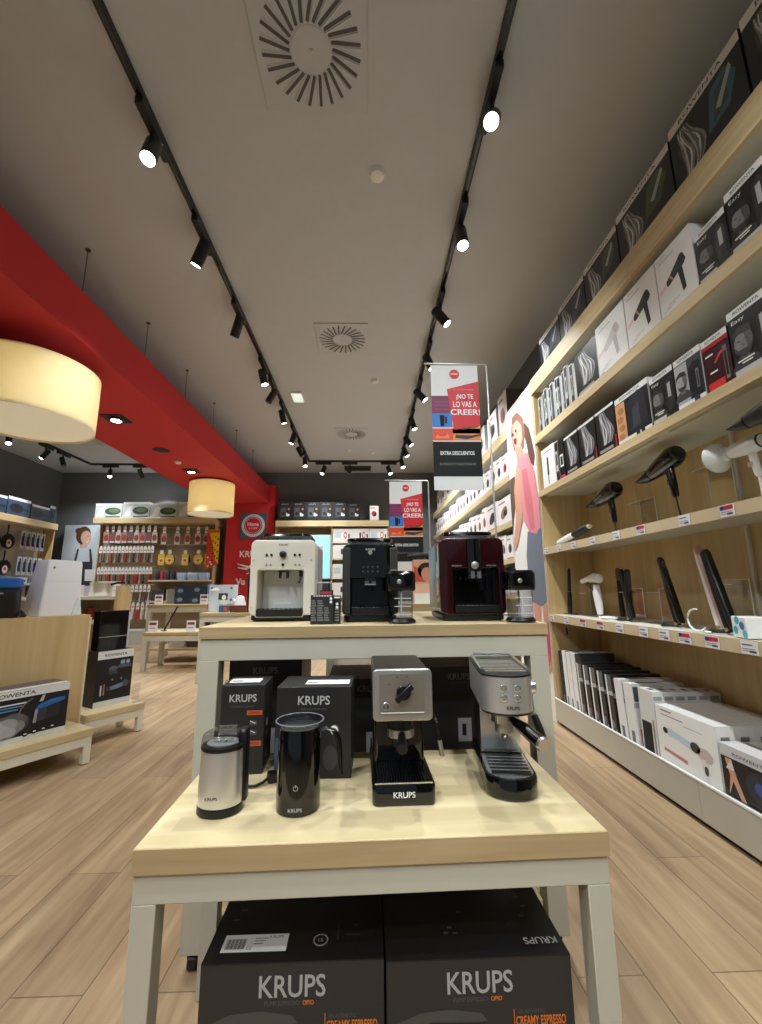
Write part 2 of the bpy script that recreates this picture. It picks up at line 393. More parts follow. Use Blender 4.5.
tag(b.build('return_grille', None, (-.24, 9.2, ZC), smooth=0), 'dark rectangular ceiling return grille just before the back wall', 'air vent')
for x, y, lb in ((.063, 2.34, 'white round ceiling detector beside the entrance-side air diffuser'), (.088, 5.16, 'white round ceiling detector between the middle and far air diffusers'), (-.38, 7.97, 'small white ceiling detector before the cross track, red beam side'), (.09, 8.09, 'small white ceiling detector before the cross track, hair-care aisle side'), (-5.08, 7.66, 'small white ceiling detector beyond the red beam')):
    b = MB(); b.lathe([(.0, -.038), (.03, -.037), (.045, -.03), (.05, -.012), (.055, -.0005)], WHITE, n=20)
    tag(b.build('smoke_detector', None, (x, y, ZC)), lb, 'detector', 'ceiling detectors')
t = thing('emergency_light', 'small square white emergency light panel beside the ceiling track', 'light', (-1.01, 5.63, ZC))
b = MB(); b.box(-.085, .085, -.15, .15, -.03, -.0005, WHITE); b.build('housing', t, bevel=.006)
b = MB(); b.box(-.07, .07, -.135, .135, -.034, -.03, m(225, 235, 225, .3, emit=.7, noise=0)); b.build('lit_cover', t, bevel=.002)

# fittings set in the beam's red underside
for i, (x, y) in enumerate(((-2.87, 4.58), (-2.89, 6.69))):
    t = thing('recessed_spotlight', ('lit square recessed spotlight in the red beam beside the big cream shade', 'lit square recessed spotlight in the red beam beside the smaller-looking cream shade')[i], 'downlight', (x, y, BZ0))
    b = MB(); b.plate(rr(.24, .24, .01), [el(.07, .07, 20)], -.004, .004, BLACKM); o = b.build('trim_plate', t); o.rotation_euler = (pi/2, 0, 0); o.location = (0, 0, -.0055)
    b = MB(); b.lathe([(.06, -.03), (.068, -.02), (.068, -.002)], BLACKM, n=20); b.build('lamp_head', t)
    b = MB(); b.lathe([(.0, -.032), (.052, -.032), (.055, -.0305)], LENS, n=20, cap=(0, 0)); b.build('lens', t)
    ld = bpy.data.lights.new('downlight_beam', 'SPOT'); ld.energy = 120; ld.spot_size = 1.5; ld.spot_blend = .6; ld.shadow_soft_size = .05; ld.color = (.94, .98, 1)
    lo = bpy.data.objects.new('downlight_beam', ld); COL.objects.link(lo); lo.parent = t; lo.location = (0, 0, -.045)
b = MB(); b.lathe([(.0, -.006), (.10, -.006), (.115, -.002), (.115, -.0005)], m(60, 30, 32, .7), n=24)
tag(b.build('ceiling_speaker', None, (-2.89, 5.67, BZ0)), 'dark round speaker grille in the underside of the red beam', 'speaker')
for x, y, lb in ((-2.9, 6.22, 'small white detector in the red beam next to the speaker grille'), (-2.9, 8.6, 'small white detector in the red beam near its far end')):
    b = MB(); b.lathe([(.0, -.03), (.045, -.026), (.05, -.0005)], WHITE, n=16); tag(b.build('beam_detector', None, (x, y, BZ0)), lb, 'detector')
SHADE = bpy.data.materials.new('cream_fabric'); SHADE.use_nodes = True
_n = SHADE.node_tree; _b = _n.nodes['Principled BSDF']; _b.inputs['Base Color'].default_value = (lin(244), lin(232), lin(194), 1); _b.inputs['Roughness'].default_value = .9
_tr = _n.nodes.new('ShaderNodeBsdfTranslucent'); _tr.inputs['Color'].default_value = (lin(246), lin(240), lin(214), 1)
_mx = _n.nodes.new('ShaderNodeMixShader'); _mx.inputs['Fac'].default_value = .4
_wv = _n.nodes.new('ShaderNodeTexWave'); _wv.inputs['Scale'].default_value = 60; _bp = _n.nodes.new('ShaderNodeBump'); _bp.inputs['Strength'].default_value = .06
_n.links.new(_wv.outputs['Fac'], _bp.inputs['Height']); _n.links.new(_bp.outputs['Normal'], _b.inputs['Normal'])
_n.links.new(_b.outputs['BSDF'], _mx.inputs[1]); _n.links.new(_tr.outputs['BSDF'], _mx.inputs[2]); _n.links.new(_mx.outputs['Shader'], _n.nodes['Material Output'].inputs['Surface'])
DIFF = m(238, 228, 200, .6, emit=.3, noise=0)
for x, y, R, z0, z1, lb in ((-2.74, 3.25, .46, 2.38, 2.85, 'big cream fabric drum pendant shade under the near part of the red beam'), (-2.82, 7.45, .385, 2.4, 2.97, 'cream fabric drum pendant shade under the far end of the red beam')):
    t = thing('pendant_lamp', lb, 'pendant lamp', (x, y, BZ0), 0, 'drum pendants under the beam')
    b = MB(); b.lathe([(R, z0-3), (R, z1-3), (R-.004, z1-3), (R-.004, z0-3), (R, z0-3)], SHADE, n=56, cap=(0, 0)); b.build('fabric_shade', t)
    b = MB(); b.lathe([(.0, z0+.018-3), (R-.005, z0+.018-3), (R-.005, z0+.022-3), (.0, z0+.022-3)], DIFF, n=48, cap=(0, 0)); b.build('lower_diffuser', t)
    b = MB(); b.lathe([(.03, z1-.012-3), (R-.005, z1-.012-3), (R-.005, z1-.008-3), (.03, z1-.008-3)], m(214, 204, 176, .8), n=48, cap=(0, 0)); b.build('glow_blocker', t)  # disc added inside the shade to keep its glow off the beam
    b = MB(); b.cyl((0, 0, z0+.2-3), (0, 0, -.001), .008, BLACK); b.lathe([(.06, -.025), (.06, -.001)], BLACK, n=20); b.build('ceiling_stem', t)
    b = MB(); b.lathe([(.02, z0+.1-3), (.05, z0+.13-3), (.05, z0+.18-3), (.02, z0+.21-3)], m(255, 225, 170, .4, emit=.5, noise=0), n=16); b.build('bulb', t)
    ld = bpy.data.lights.new('pendant_glow', 'POINT'); ld.energy = 8; ld.color = (1, .98, .92); ld.shadow_soft_size = .06
    lo = bpy.data.objects.new('pendant_glow', ld); COL.objects.link(lo); lo.parent = t; lo.location = (0, 0, z0+.3-3)
# ------------------------------------------------------------------ the two nesting display tables
TY = radians(1.3)
ZL, ZU = .57, .94
def table(label, loc, W, D, H, th, leg, group=None, caster=True, shelf=None, rz=TY, topm=TOPW, apron=None, name='display_table'):
    """origin: floor under the middle of the front edge"""
    t = thing(name, label, 'table', loc, rz, group)
    b = MB(); b.box(-W/2, W/2, 0, D, H-th, H, topm); b.build('table_top', t, bevel=.002)
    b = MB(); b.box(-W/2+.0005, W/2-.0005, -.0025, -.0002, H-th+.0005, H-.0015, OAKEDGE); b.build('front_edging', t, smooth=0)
    zf = H-th-.001; ap = apron or leg*1.3
    b = MB()
    b.box(-W/2+.003, W/2-.003, .004, .004+leg, zf-ap, zf, FRAMEM); b.box(-W/2+.003, W/2-.003, D-.004-leg, D-.004, zf-ap, zf, FRAMEM)
    b.box(-W/2+.003, -W/2+.003+leg, .004+leg, D-.004-leg, zf-ap, zf, FRAMEM); b.box(W/2-.003-leg, W/2-.003, .004+leg, D-.004-leg, zf-ap, zf, FRAMEM)
    b.build('apron_frame', t, bevel=.0015)
    z0 = .05 if caster else 0
    for sx in (-1, 1):
        for y in (.004, D-.004-leg):
            xa = -W/2+.003 if sx < 0 else W/2-.003-leg
            b = MB(); b.box(xa, xa+leg, y, y+leg, z0, zf-ap+.0005, FRAMEM); l = b.build('leg', t, bevel=.002)
            if caster:
                b = MB(); cx, cy = xa+leg/2, y+leg/2
                b.cyl((cx-.011, cy, .021), (cx+.011, cy, .021), .021, BLACK, n=18); b.box(cx-.014, cx+.014, cy-.012, cy+.02, .03, .046, BLACK); b.cyl((cx, cy, .04), (cx, cy, .0505), .009, SILVER, n=10)
                plabel(b.build('caster', l, smooth=35), 'black swivel castor')
    if shelf:
        b = MB(); b.box(-W/2+leg+.006, W/2-leg-.006, leg*.5, D-leg*.5, shelf-.03, shelf, OAKX); b.build('lower_shelf', t, bevel=.002)
    return t
table('low pale oak display table with cream metal frame holding grinders and pump espresso machines', (.016, .925, 0), .93, .455, ZL, .045, .045, caster=False, apron=.051)
table('tall pale oak display table with cream frame carrying the three bean-to-cup machines', (.028, 1.4, 0), 1.125, .85, ZU, .037, .06, shelf=.13, apron=.066)
def on(x, y, z=ZL): return (x, y, z)

GREYT = m(176, 174, 172, .45, noise=.02); DIMT = m(92, 90, 88, .5, noise=.02); ORNG = m(222, 120, 40, .5, noise=.02); CARTB = m(22, 22, 24, .42, noise=.06); CARTG = m(42, 41, 42, .42, noise=.06)
MIDG = m(96, 96, 96, .45, noise=.03); STICK = m(222, 222, 218, .5, noise=.02)
# ------------------------------------------------------------------ big cartons under the low table
def opio_carton(label, x, y, W, D, H, flip, rz=0):
    t = thing('espresso_machine_carton', label, 'box', (x, y, 0), rz, 'espresso cartons under the low table')
    b = MB(); b.box(-W/2, W/2, 0, D, 0, H, CARTB)
    b.fr(-W/2+.001, W/2-.001, .001, H-.002, CARTG)
    # machine picture with soft grey outlines
    b.fp([(-W/2+.001, .21), (-.12, .232), (-.06, .236), (.0, .228), (.012, .215), (-.03, .21), (-W/2+.001, .192)], m(74, 73, 72, .4), 2)
    b.fp([(-W/2+.003, .196), (-.1, .216), (-.01, .213), (.01, .2), (.02, .02), (-W/2+.003, .02)], m(20, 20, 21, .35), 3)
    b.fp([(-.05, .196), (.02, .205), (.035, .192), (.03, .13), (-.05, .13)], m(60, 60, 60, .3), 4); b.fp([(-.02, .19), (.015, .196), (.018, .15), (-.02, .15)], m(140, 140, 140, .3), 5)
    b.fe(-.1, .1, .03, .03, MIDG, 4); b.fe(-.1, .1, .022, .022, m(20, 20, 20, .3), 5)
    body = b; b = MB()
    b.ft('KRUPS', (.0 if flip else .0), H-.041, GREYT, w=.132, h=.038, bold=.012); b.build('brand_lettering', t, smooth=0); b = body
    b.ft('PUMP ESPRESSO', -.02, H-.069, DIMT, w=.068, h=.0075); b.ft('OPIO', .032, H-.069, ORNG, w=.022, h=.008, bold=.02)
    b.fr(.065, .0665, H-.122, H-.088, ORNG, 2); b.ft('AN AUTHENTIC', .1, H-.093, DIMT, w=.055, h=.007)
    b.ft('CREAMY ESPRESSO', .119, H-.108, ORNG, w=.1, h=.016, bold=.02); zt = H+.0006
    def tr(x0, x1, y0, y1, mt, z=zt): b.quad((x0, y0, z), (x1, y0, z), (x1, y1, z), (x0, y1, z), mt)
    if not flip:
        b = MB()
        tr(-.155, -.02, .025, .07, STICK)
        for i in range(16): tr(-.148+i*.0026, -.148+i*.0026+(.0016 if i % 3 else .0009), .032, .058, BLACK, zt+.0004)
        b.text('KRUPS', (-.045, .062, zt+.0004), (1, 0, 0), (0, 1, 0), BLACK, w=.03, h=.007)
        b.text('CE', (-.098, .034, zt+.0004), (1, 0, 0), (0, 1, 0), BLACK, w=.011, h=.008)
        for i in range(3): tr(-.09, -.07+.004*i, .044+i*.007, .046+i*.007, MIDG, zt+.0004)
        b.build('label_sticker', t, smooth=0); b = body
        for i in range(18):
            a = 2*pi*i/18; a2 = a+.28
            b.poly([(.05+.016*cos(a), .05+.016*sin(a), zt), (.05+.016*cos(a2), .05+.016*sin(a2), zt), (.05+.013*cos(a2), .05+.013*sin(a2), zt), (.05+.013*cos(a), .05+.013*sin(a), zt)], GREYT)
        b.text('15', (.05, .05, zt), (1, 0, 0), (0, 1, 0), GREYT, h=.009)
        tr(.085, .0865, .05, .1, DIMT); tr(.12, .128, .085, .092, DIMT); b.text('CAPPUCCINO', (.118, .062, zt), (1, 0, 0), (0, 1, 0), DIMT, w=.03, h=.005)
        for i in range(4): tr(-.155+.01*(i % 2), -.14+.01*(i % 2), .11+i*.03, .115+i*.03, DIMT)
    else:
        b.text('KRUPS', (.14, .035, zt), (-1, 0, 0), (0, -1, 0), GREYT, w=.07, h=.017, bold=.012)
        for i, (xx, yy) in enumerate(((-.06, .06), (-.04, .06), (-.05, .075), (.12, .1), (.135, .13), (.13, .16), (-.02, .12))): tr(xx, xx+.01, yy, yy+.006, DIMT)
    body.build('carton_body', t, smooth=0)
    return t
opio_carton('black pump espresso carton with white barcode sticker on its top, under the low table', -.154, 1.0, 0.366, .31, .317, False, .0)
opio_carton('black pump espresso carton with upside-down brand lettering on its top, under the low table', .2205, .99, .374, .31, .32, True, .01)

# ------------------------------------------------------------------ coffee grinder, steel
def grinder():
    t = thing('coffee_grinder', 'brushed steel oval coffee grinder with clear dome lid on the low table', 'grinder', on(-.334, 1.052), TY)
    E = lambda k, cy=0: el(.049*k, .042*k, 36, 0, cy)
    b = MB(); b.stack([(E(.97), .001), (E(1.01), .003), (E(1.01), .015), (E(.99), .0185)], BLACK); b.build('base_ring', t)
    b = MB(); b.stack([(E(.985), .019), (E(.985), .05), (E(.95), .126), (E(.945), .13)], STEEL); b.build('steel_body', t)
    b = MB(); b.stack([(el(.0475, .0415, 36), .1302), (el(.0485, .0425, 36), .134), (el(.0475, .0415, 36), .138)], BLACK); b.build('collar', t)
    b = MB(); b.stack([(el(.048, .042, 36), .1383), (el(.0478, .0418, 36), .15), (el(.045, .039, 36), .159), (el(.036, .031, 36), .166), (el(.015, .012, 36), .169)], SMOKE, cap=(0, 1)); b.build('dome_lid', t)
    b = MB(); b.stack([(el(.036, .031, 24), .139), (el(.036, .031, 24), .142)], STEEL); b.cyl((0, 0, .142), (0, 0, .148), .008, SILVER); b.box(-.022, .022, -.004, .004, .148, .15, SILVER); b.build('grinding_bowl', t)
    b = MB(); b.stack([(rr(.022, .034, .008, 4, .045, .014), .018), (rr(.022, .034, .008, 4, .043, .014), .16), (rr(.016, .026, .006, 4, .043, .014), .166)], BLACK); b.build('rear_spine', t)
    b = MB(); b.text('KRUPS', (-.008, -.0415, .04), (1, 0, 0), (0, 0, 1), BLACK, w=.026, h=.0065, bold=.02); b.build('lettering', t, smooth=0)
    return t
grinder()
t = thing('power_plug', 'small black power plug lying on the low table behind the steel grinder', 'plug', on(-.245, 1.19), .5)
b = MB(); b.stack([(rr(.03, .022, .006), .001), (rr(.034, .026, .008), .012), (rr(.03, .022, .006), .024)], BLACK); b.build('plug_body', t)
b = MB(); b.cyl((.017, -.006, .012), (.04, -.006, .012), .0024, SILVER, n=8); b.cyl((.017, .006, .012), (.04, .006, .012), .0024, SILVER, n=8); b.build('pin', t)
b = MB(); b.tube([(-.014, 0, .012), (-.03, -.01, .008), (-.05, -.012, .005), (-.075, 0, .005), (-.1, .02, .005)], .0036, BLACK); b.build('cable', t)

# ------------------------------------------------------------------ milk frother, black
def frother():
    t = thing('milk_frother', 'gloss black electric milk frother jug with clear lid and side handle on the low table', 'milk frother', on(-.161, 1.058), TY)
    b = MB(); b.lathe([(.046, .001), (.0495, .004), (.0495, .03), (.0488, .08), (.0475, .166), (.046, .17)], BLACKG, n=40); b.build('jug_body', t)
    b = MB(); b.lathe([(.0475, .1705), (.053, .173), (.056, .178), (.056, .183), (.052, .185), (.049, .179), (.03, .179), (.001, .179)], SMOKE, n=40, cap=(0, 0)); l = b.build('clear_lid', t); b = MB(); b.lathe([(.0545, .1832), (.0562, .1845), (.0545, .186), (.0525, .1852)], m(150, 154, 160, .15, alpha=.45, noise=0), n=40, cap=(0, 0)); b.build('lid_rim', l)
    b = MB(); b.lathe([(.044, .1702), (.044, .1712), (.02, .172)], DARK, n=32); b.build('inner_rim', t)
    b = MB(); b.loft([[(x + dx, .006+dy, z) for dx, dy in el(rx, .011, 12)] for x, z, rx in ((.044, .157, .008), (.06, .163, .0075), (.078, .158, .007), (.089, .140, .0065), (.093, .11, .006), (.0945, .08, .0055), (.097, .066, .004))], BLACK); b.build('handle', t)
    b = MB(); b.lathe([(.0, .0), (.0095, .0), (.0105, -.002), (.0105, -.004)][::-1], BLACK, n=24, M=Matrix.Translation((-.0, -.0485, .058)) @ Matrix.Rotation(pi/2, 4, 'X'), cap=(0, 0))
    for i in range(14):
        a = 2*pi*i/14 + pi/2 + .25
        if i == 13: continue
        b.fp([(.0055*cos(a), .058+.0055*sin(a)), (.0055*cos(a+.36), .058+.0055*sin(a+.36)), (.0043*cos(a+.36), .058+.0043*sin(a+.36)), (.0043*cos(a), .058+.0043*sin(a))], GREYT, 1, -.0487)
    b.fr(-.0007, .0007, .059, .065, GREYT, 1, -.0487)
    plabel(b.build('power_button', t), 'round power button')
    b = MB(); b.text('KRUPS', (0, -.0503, .016), (1, 0, 0), (0, 0, 1), GREYT, w=.03, h=.0075, bold=.02); b.build('lettering', t, smooth=0)
frother()

# ------------------------------------------------------------------ pump espresso machine with silver face
def calvi():
    t = thing('espresso_machine', 'black pump espresso machine with flat silver face and rotary knob on the low table', 'espresso machine', on(.080, 1.05), TY)
    b = MB(); b.stack([(rr(.142, .25, .012, 5, 0, .125), .001), (rr(.146, .255, .014, 5, 0, .1265), .006), (rr(.146, .255, .014, 5, 0, .1265), .04), (rr(.142, .251, .012, 5, 0, .1265), .044)], BLACKG); b.build('base', t)
    b = MB(); b.ft('KRUPS', 0, .024, WHITEG, w=.05, h=.0125, bold=.012, k=3, y=-.001); b.build('lettering', t, smooth=0)
    b = MB(); b.box(-.066, .066, .006, .125, .0441, .047, BLACKG)
    for i in range(19): b.box(-.06+i*.00635, -.06+i*.00635+.0022, .012, .12, .047, .0495, BLACK)
    b.box(-.066, .066, .003, .006, .0441, .047, CHROME); b.build('drip_tray', t, smooth=0)
    b = MB(); b.stack([(rr(.132, .13, .012, 5, 0, .188), .0442), (rr(.132, .13, .012, 5, 0, .188), .1775)], BLACKG); b.build('rear_column', t)
    b = MB(); b.stack([(rr(.136, .235, .008, 5, 0, .135), .178), (rr(.136, .235, .008, 5, 0, .135), .285), (rr(.13, .229, .008, 5, 0, .135), .29)], BLACK); b.build('head', t)
    b = MB(); b.plate(rr(.142, .116, .012, 6, 0, .236), [], .002, .0165, SILVER, .003); h = b.build('silver_face', t)
    b = MB(); b.plate(rr(.106, .088, .003, 3, -.002, .24), [], -.0004, .0022, m(168, 160, 148, .3, .75, noise=.03)); b.fr(-.052, .05, 0.1965, .199, WHITEG, 3)
    for a in (40, 75, 110, 150): b.fe(.0+.038*cos(radians(a)), .243+.036*sin(radians(a)), .0022, .0022, m(110, 108, 104, .4), 3)
    b.build('inset_panel', h)
    b = MB(); M = Matrix.Translation((.002, -.001, .243)) @ Matrix.Rotation(pi/2, 4, 'X')
    b.lathe([(.017, 0), (.017, .008), (.015, .01)], BLACK, M=M); b.box(-.025, .025, -.0065, .0065, .008, .022, BLACK, M @ Matrix.Rotation(radians(42), 4, 'Z')); b.build('rotary_knob', h, bevel=.0015)
    b = MB(); M = Matrix.Translation((-.04, -.001, .212)) @ Matrix.Rotation(pi/2, 4, 'X'); b.lathe([(.0095, 0), (.0095, .003), (.0085, .004)], SILVER, M=M, n=20); b.fe(-.04, .212, .007, .007, m(70, 66, 62, .4), 10); b.build('push_button', h)
    b = MB(); b.cyl((0, .07, .1778), (0, .07, .146), .031, BLACK, n=28); b.cyl((0, .07, .146), (0, .07, .128), .034, SILVER, n=28); b.build('brew_head', t)
    b = MB(); b.cyl((0, .07, .1275), (0, .07, .105), .022, BLACK, n=20); b.cyl((-.008, .07, .106), (-.008, .066, .09), .005, BLACK, n=10); b.cyl((.008, .07, .106), (.008, .066, .09), .005, BLACK, n=10)
    b.tube([(0, .04, .137), (-.004, -.002, .132), (-.006, -.03, .128)], [.009, .011, .012], BLACK, n=12); b.build('portafilter', t)
    b = MB(); b.tube([(.069, .1, .178), (.083, .09, .172), (.092, .082, .15), (.102, .078, .085)], .0042, BLACK); b.tube([(.098, .079, .11), (.1035, .077, .075)], .0062, SILVER); b.build('steam_wand', t)
calvi()

# ------------------------------------------------------------------ slim chrome espresso machine
def virtuoso():
    t = thing('espresso_machine', 'slim chrome espresso machine with angled portafilter and oval drip tray on the low table', 'espresso machine', on(.335, 1.052), radians(-7))
    W = .124
    def dee(w, y0, y1, n=12, s=1.0):
        r = w/2; p = [(r, y1), (-r, y1)]
        for i in range(n+1):
            a = pi + pi*i/n; p.append((r*cos(a), y0 + r*.8 + r*.8*sin(a)))
        return p
    b = MB(); b.stack([(dee(W-.004, .003, .283), .001), (dee(W, 0, .285), .005), (dee(W, 0, .285), .042), (dee(W-.004, .002, .283), .046)], BLACKG); b.build('base', t)
    b = MB(); b.stack([(dee(W-.014, .008, .16), .0462), (dee(W-.014, .008, .16), .0485)], CHROME); r = b.build('drip_tray', t)
    b = MB()
    for i in range(6): b.box(-.046, .046, .03+i*.02, .043+i*.02, .0486, .0515, BLACK)
    for i in range(5): b.box(-.05, .05, .0435+i*.02, .0495+i*.02, .0486, .0525, CHROME)
    b.build('grate_bar', r, smooth=0)
    b = MB(); b.box(-.054, .054, .165, .278, .0462, .19, BLACK); b.build('rear_column', t, bevel=.004)
    b = MB(); b.box(-.052, .052, .1595, .1645, .0525, .19, CHROME); b.build('splash_plate', t)
    b = MB(); b.stack([(dee(W-.006, .0, .28), .184), (dee(W-.002, -.002, .282), .187), (dee(W-.002, -.002, .282), .19)], BLACK)
    b.stack([(dee(W, -.004, .283), .1902), (dee(W, -.004, .283), .272)], STEEL); b.build('chrome_head', t)
    b = MB(); b.stack([(dee(W+.002, -.005, .284), .2722), (dee(W+.002, -.005, .284), .276), (dee(W-.02, .008, .276), .279)], BLACK)
    for i in range(8): b.box(-.05, .05, .03+i*.022, .042+i*.022, .2788, .282, CHROME)
    b.tube([(-.057, .05, .284), (-.057, .265, .288), (.057, .265, .288), (.057, .05, .284)], .0035, CHROME); b.build('cup_warmer', t)
    b = MB(); h = b
    for (x, z) in ((-.014, .247), (.018, .247), (-.014, .226), (.018, .226)):
        y = -.0045 + .062*.8*(1-math.sqrt(1-(x/.062)**2)); M = Matrix.Translation((x, y+.001, z)) @ Matrix.Rotation(pi/2, 4, 'X')
        b = MB(); b.lathe([(.0085, 0), (.0085, .003), (.0075, .0036)], CHROME, M=M, n=18); b.lathe([(.006, .0037), (.0, .0038)], SILVER, M=M, n=18, cap=(0, 0)); b.build('control_button', t)
    b = MB(); b.ft('KRUPS', .006, .204, BLACK, w=.03, h=.007, bold=.02, k=4, y=-.0035); b.build('lettering', t, smooth=0)
    b = MB(); b.cyl((-.005, .07, .184), (-.005, .07, .155), .03, CHROME, n=28); b.cyl((-.005, .07, .155), (-.005, .07, .132), .023, SILVER, n=24); b.cyl((-.005, .07, .132), (-.005, .062, .118), .008, SILVER, n=12); b.build('brew_head', t)
    b = MB(); b.tube([(.01, .045, .165), (.03, .0, .158), (.048, -.045, .148), (.053, -.058, .1455)], [.009, .0145, .0165, .0165], BLACKG, n=16)
    b.tube([(.0532, -.0585, .1455), (.0555, -.0645, .1442)], [.0165, .015], CHROME, n=16); b.build('portafilter', t)
    b = MB(); M = Matrix.Translation((.0622, .11, .23)) @ Matrix.Rotation(pi/2, 4, 'Y'); b.lathe([(.012, 0), (.012, .004), (.019, .005), (.019, .022), (.016, .025)], CHROME, M=M, n=22); b.build('steam_knob', t)
    b = MB(); b.tube([(.05, .1, .184), (.062, .1, .176), (.074, .085, .168), (.082, .075, .14), (.09, .065, .1)], .0045, CHROME); b.tube([(.074, .085, .166), (.083, .072, .135), (.092, .062, .105)], [.008, .0095, .007], BLACK); b.build('steam_wand', t)
virtuoso()

# ------------------------------------------------------------------ cartons standing behind on the low table
def krups_carton(label, x, y, z, W, D, H, kind, rz=TY, cat='box', grp=None):
    t = thing('coffee_machine_carton', label, cat, (x, y, z), rz, grp)
    b = MB(); b.box(-W/2, W/2, 0, D, 0, H, CARTB); b.fr(-W/2+.001, W/2-.001, .001, H-.001, m(30, 30, 30, .42))
    if kind == 'tall':
        b.fr(-W/2, -.012, .1, .125, m(110, 108, 106, .35), 2); b.fr(-W/2, -.012, .05, .098, m(80, 79, 78, .35), 2)
        b.fr(.012, W/2-.006, .148, .160, m(190, 84, 34, .5), 2); b.fr(.014, W/2-.006, .07, .083, m(190, 84, 34, .5), 2)
        for z_ in (.122, .098): b.fr(.02, .04, z_, z_+.012, m(70, 69, 68, .4), 2); b.fp([(.022, z_+.01), (.036, z_+.004), (.036, z_+.006), (.022, z_+.012)], WHITE, 3)
        for z_ in (.14, .11, .06): b.quad((W/2+.0005, .03, z_-.03), (W/2+.0005, .05, z_-.03), (W/2+.0005, .05, z_-.01), (W/2+.0005, .03, z_-.01), m(120, 130, 150, .4))
    elif kind == 'wide':
        b.fe(.055, .118, .0115, .0125, m(150, 150, 150, .4), 2); b.fe(.055, .118, .0095, .0105, WHITE, 3)
        b.fr(-.08, .02, .01, .1, m(24, 24, 24, .35), 2); b.fe(.045, .05, .02, .03, m(60, 60, 60, .35), 2)
        b.fr(-W/2, -W/2+.02, .02, .1, m(60, 70, 92, .4), 2)
    else:
        b.fr(-.01, .04, .04, .12, m(150, 152, 156, .4), 2); b.fr(.005, .02, .06, .1, BLACK, 3)
        b.fr(-W/2+.006, -W/2+.05, .2, .22, m(90, 90, 92, .4), 2)
    b.build('carton_body', t, bevel=.0012)
    b = MB(); tw = min(.085, W*.62); b.ft('KRUPS', 0, H-.034, GREYT if kind != 'big' else m(120, 118, 116, .5), w=tw, h=tw*.27, bold=.014); b.ft('ESPRESSERIA AUTOMATIC', 0, H-.056, DIMT, w=tw*.8, h=.005)
    if kind == 'tall': b.ft('COFFEE', .03, .154, m(60, 24, 12, .5), h=.006, k=3); b.ft('GRINDER', .03, .0765, m(60, 24, 12, .5), h=.006, k=3)
    b.build('front_lettering', t, smooth=0)
    if kind in ('tall', 'wide'):
        b = MB(); z_ = H+.0006; x0, x1 = (-W/2+.01, W/2-.022) if kind == 'tall' else (-.03, W/2-.008)
        b.quad((x0, .03, z_), (x1, .03, z_), (x1, .085, z_), (x0, .085, z_), STICK)
        for i in range(10): b.quad((x0+.006+i*.003, .04, z_+.0004), (x0+.0075+i*.003, .04, z_+.0004), (x0+.0075+i*.003, .06, z_+.0004), (x0+.006+i*.003, .06, z_+.0004), BLACK)
        b.build('label_sticker', t, smooth=0)
    return t
krups_carton('narrow black grinder carton with orange print standing behind the steel grinder', -.345, 1.235, ZL, .118, .12, .226, 'tall', radians(3))
krups_carton('black frother carton with white sticker on its top standing behind the milk frother', -.147, 1.2, ZL, .2, .15, .226, 'wide', radians(-1))
S0 = .1312
for i, (x, y, W, D, H, n, lb) in enumerate((
    (-.36, 1.56, .25, .3, .34, 0, 'big black coffee machine carton at the bottom of the stack beside the grinder-side table leg'),
    (-.36, 1.55, .25, .3, .34, 1, 'big black coffee machine carton on top of the stack beside the grinder-side table leg'),
    (-.06, 1.62, .25, .3, .3, 0, 'black carton at the bottom of the middle stack under the tall table'),
    (-.0, 1.62, .3, .3, .3, 1, 'black carton with a grey cup picture on the middle stack under the tall table'),
    (.34, 1.66, .3, .32, .33, 0, 'black carton at the bottom of the stack behind the chrome espresso machine'),
    (.34, 1.66, .3, .32, .3, 1, 'black carton on top of the stack behind the chrome espresso machine'))):
    z = S0 + (0 if n == 0 else {0: .34, 1: .34, 3: .3, 5: .33}[i])
    krups_carton(lb, x, y, z+.0008*n, W, D, H, 'big', TY, 'box', 'black cartons on the shelf under the tall table')
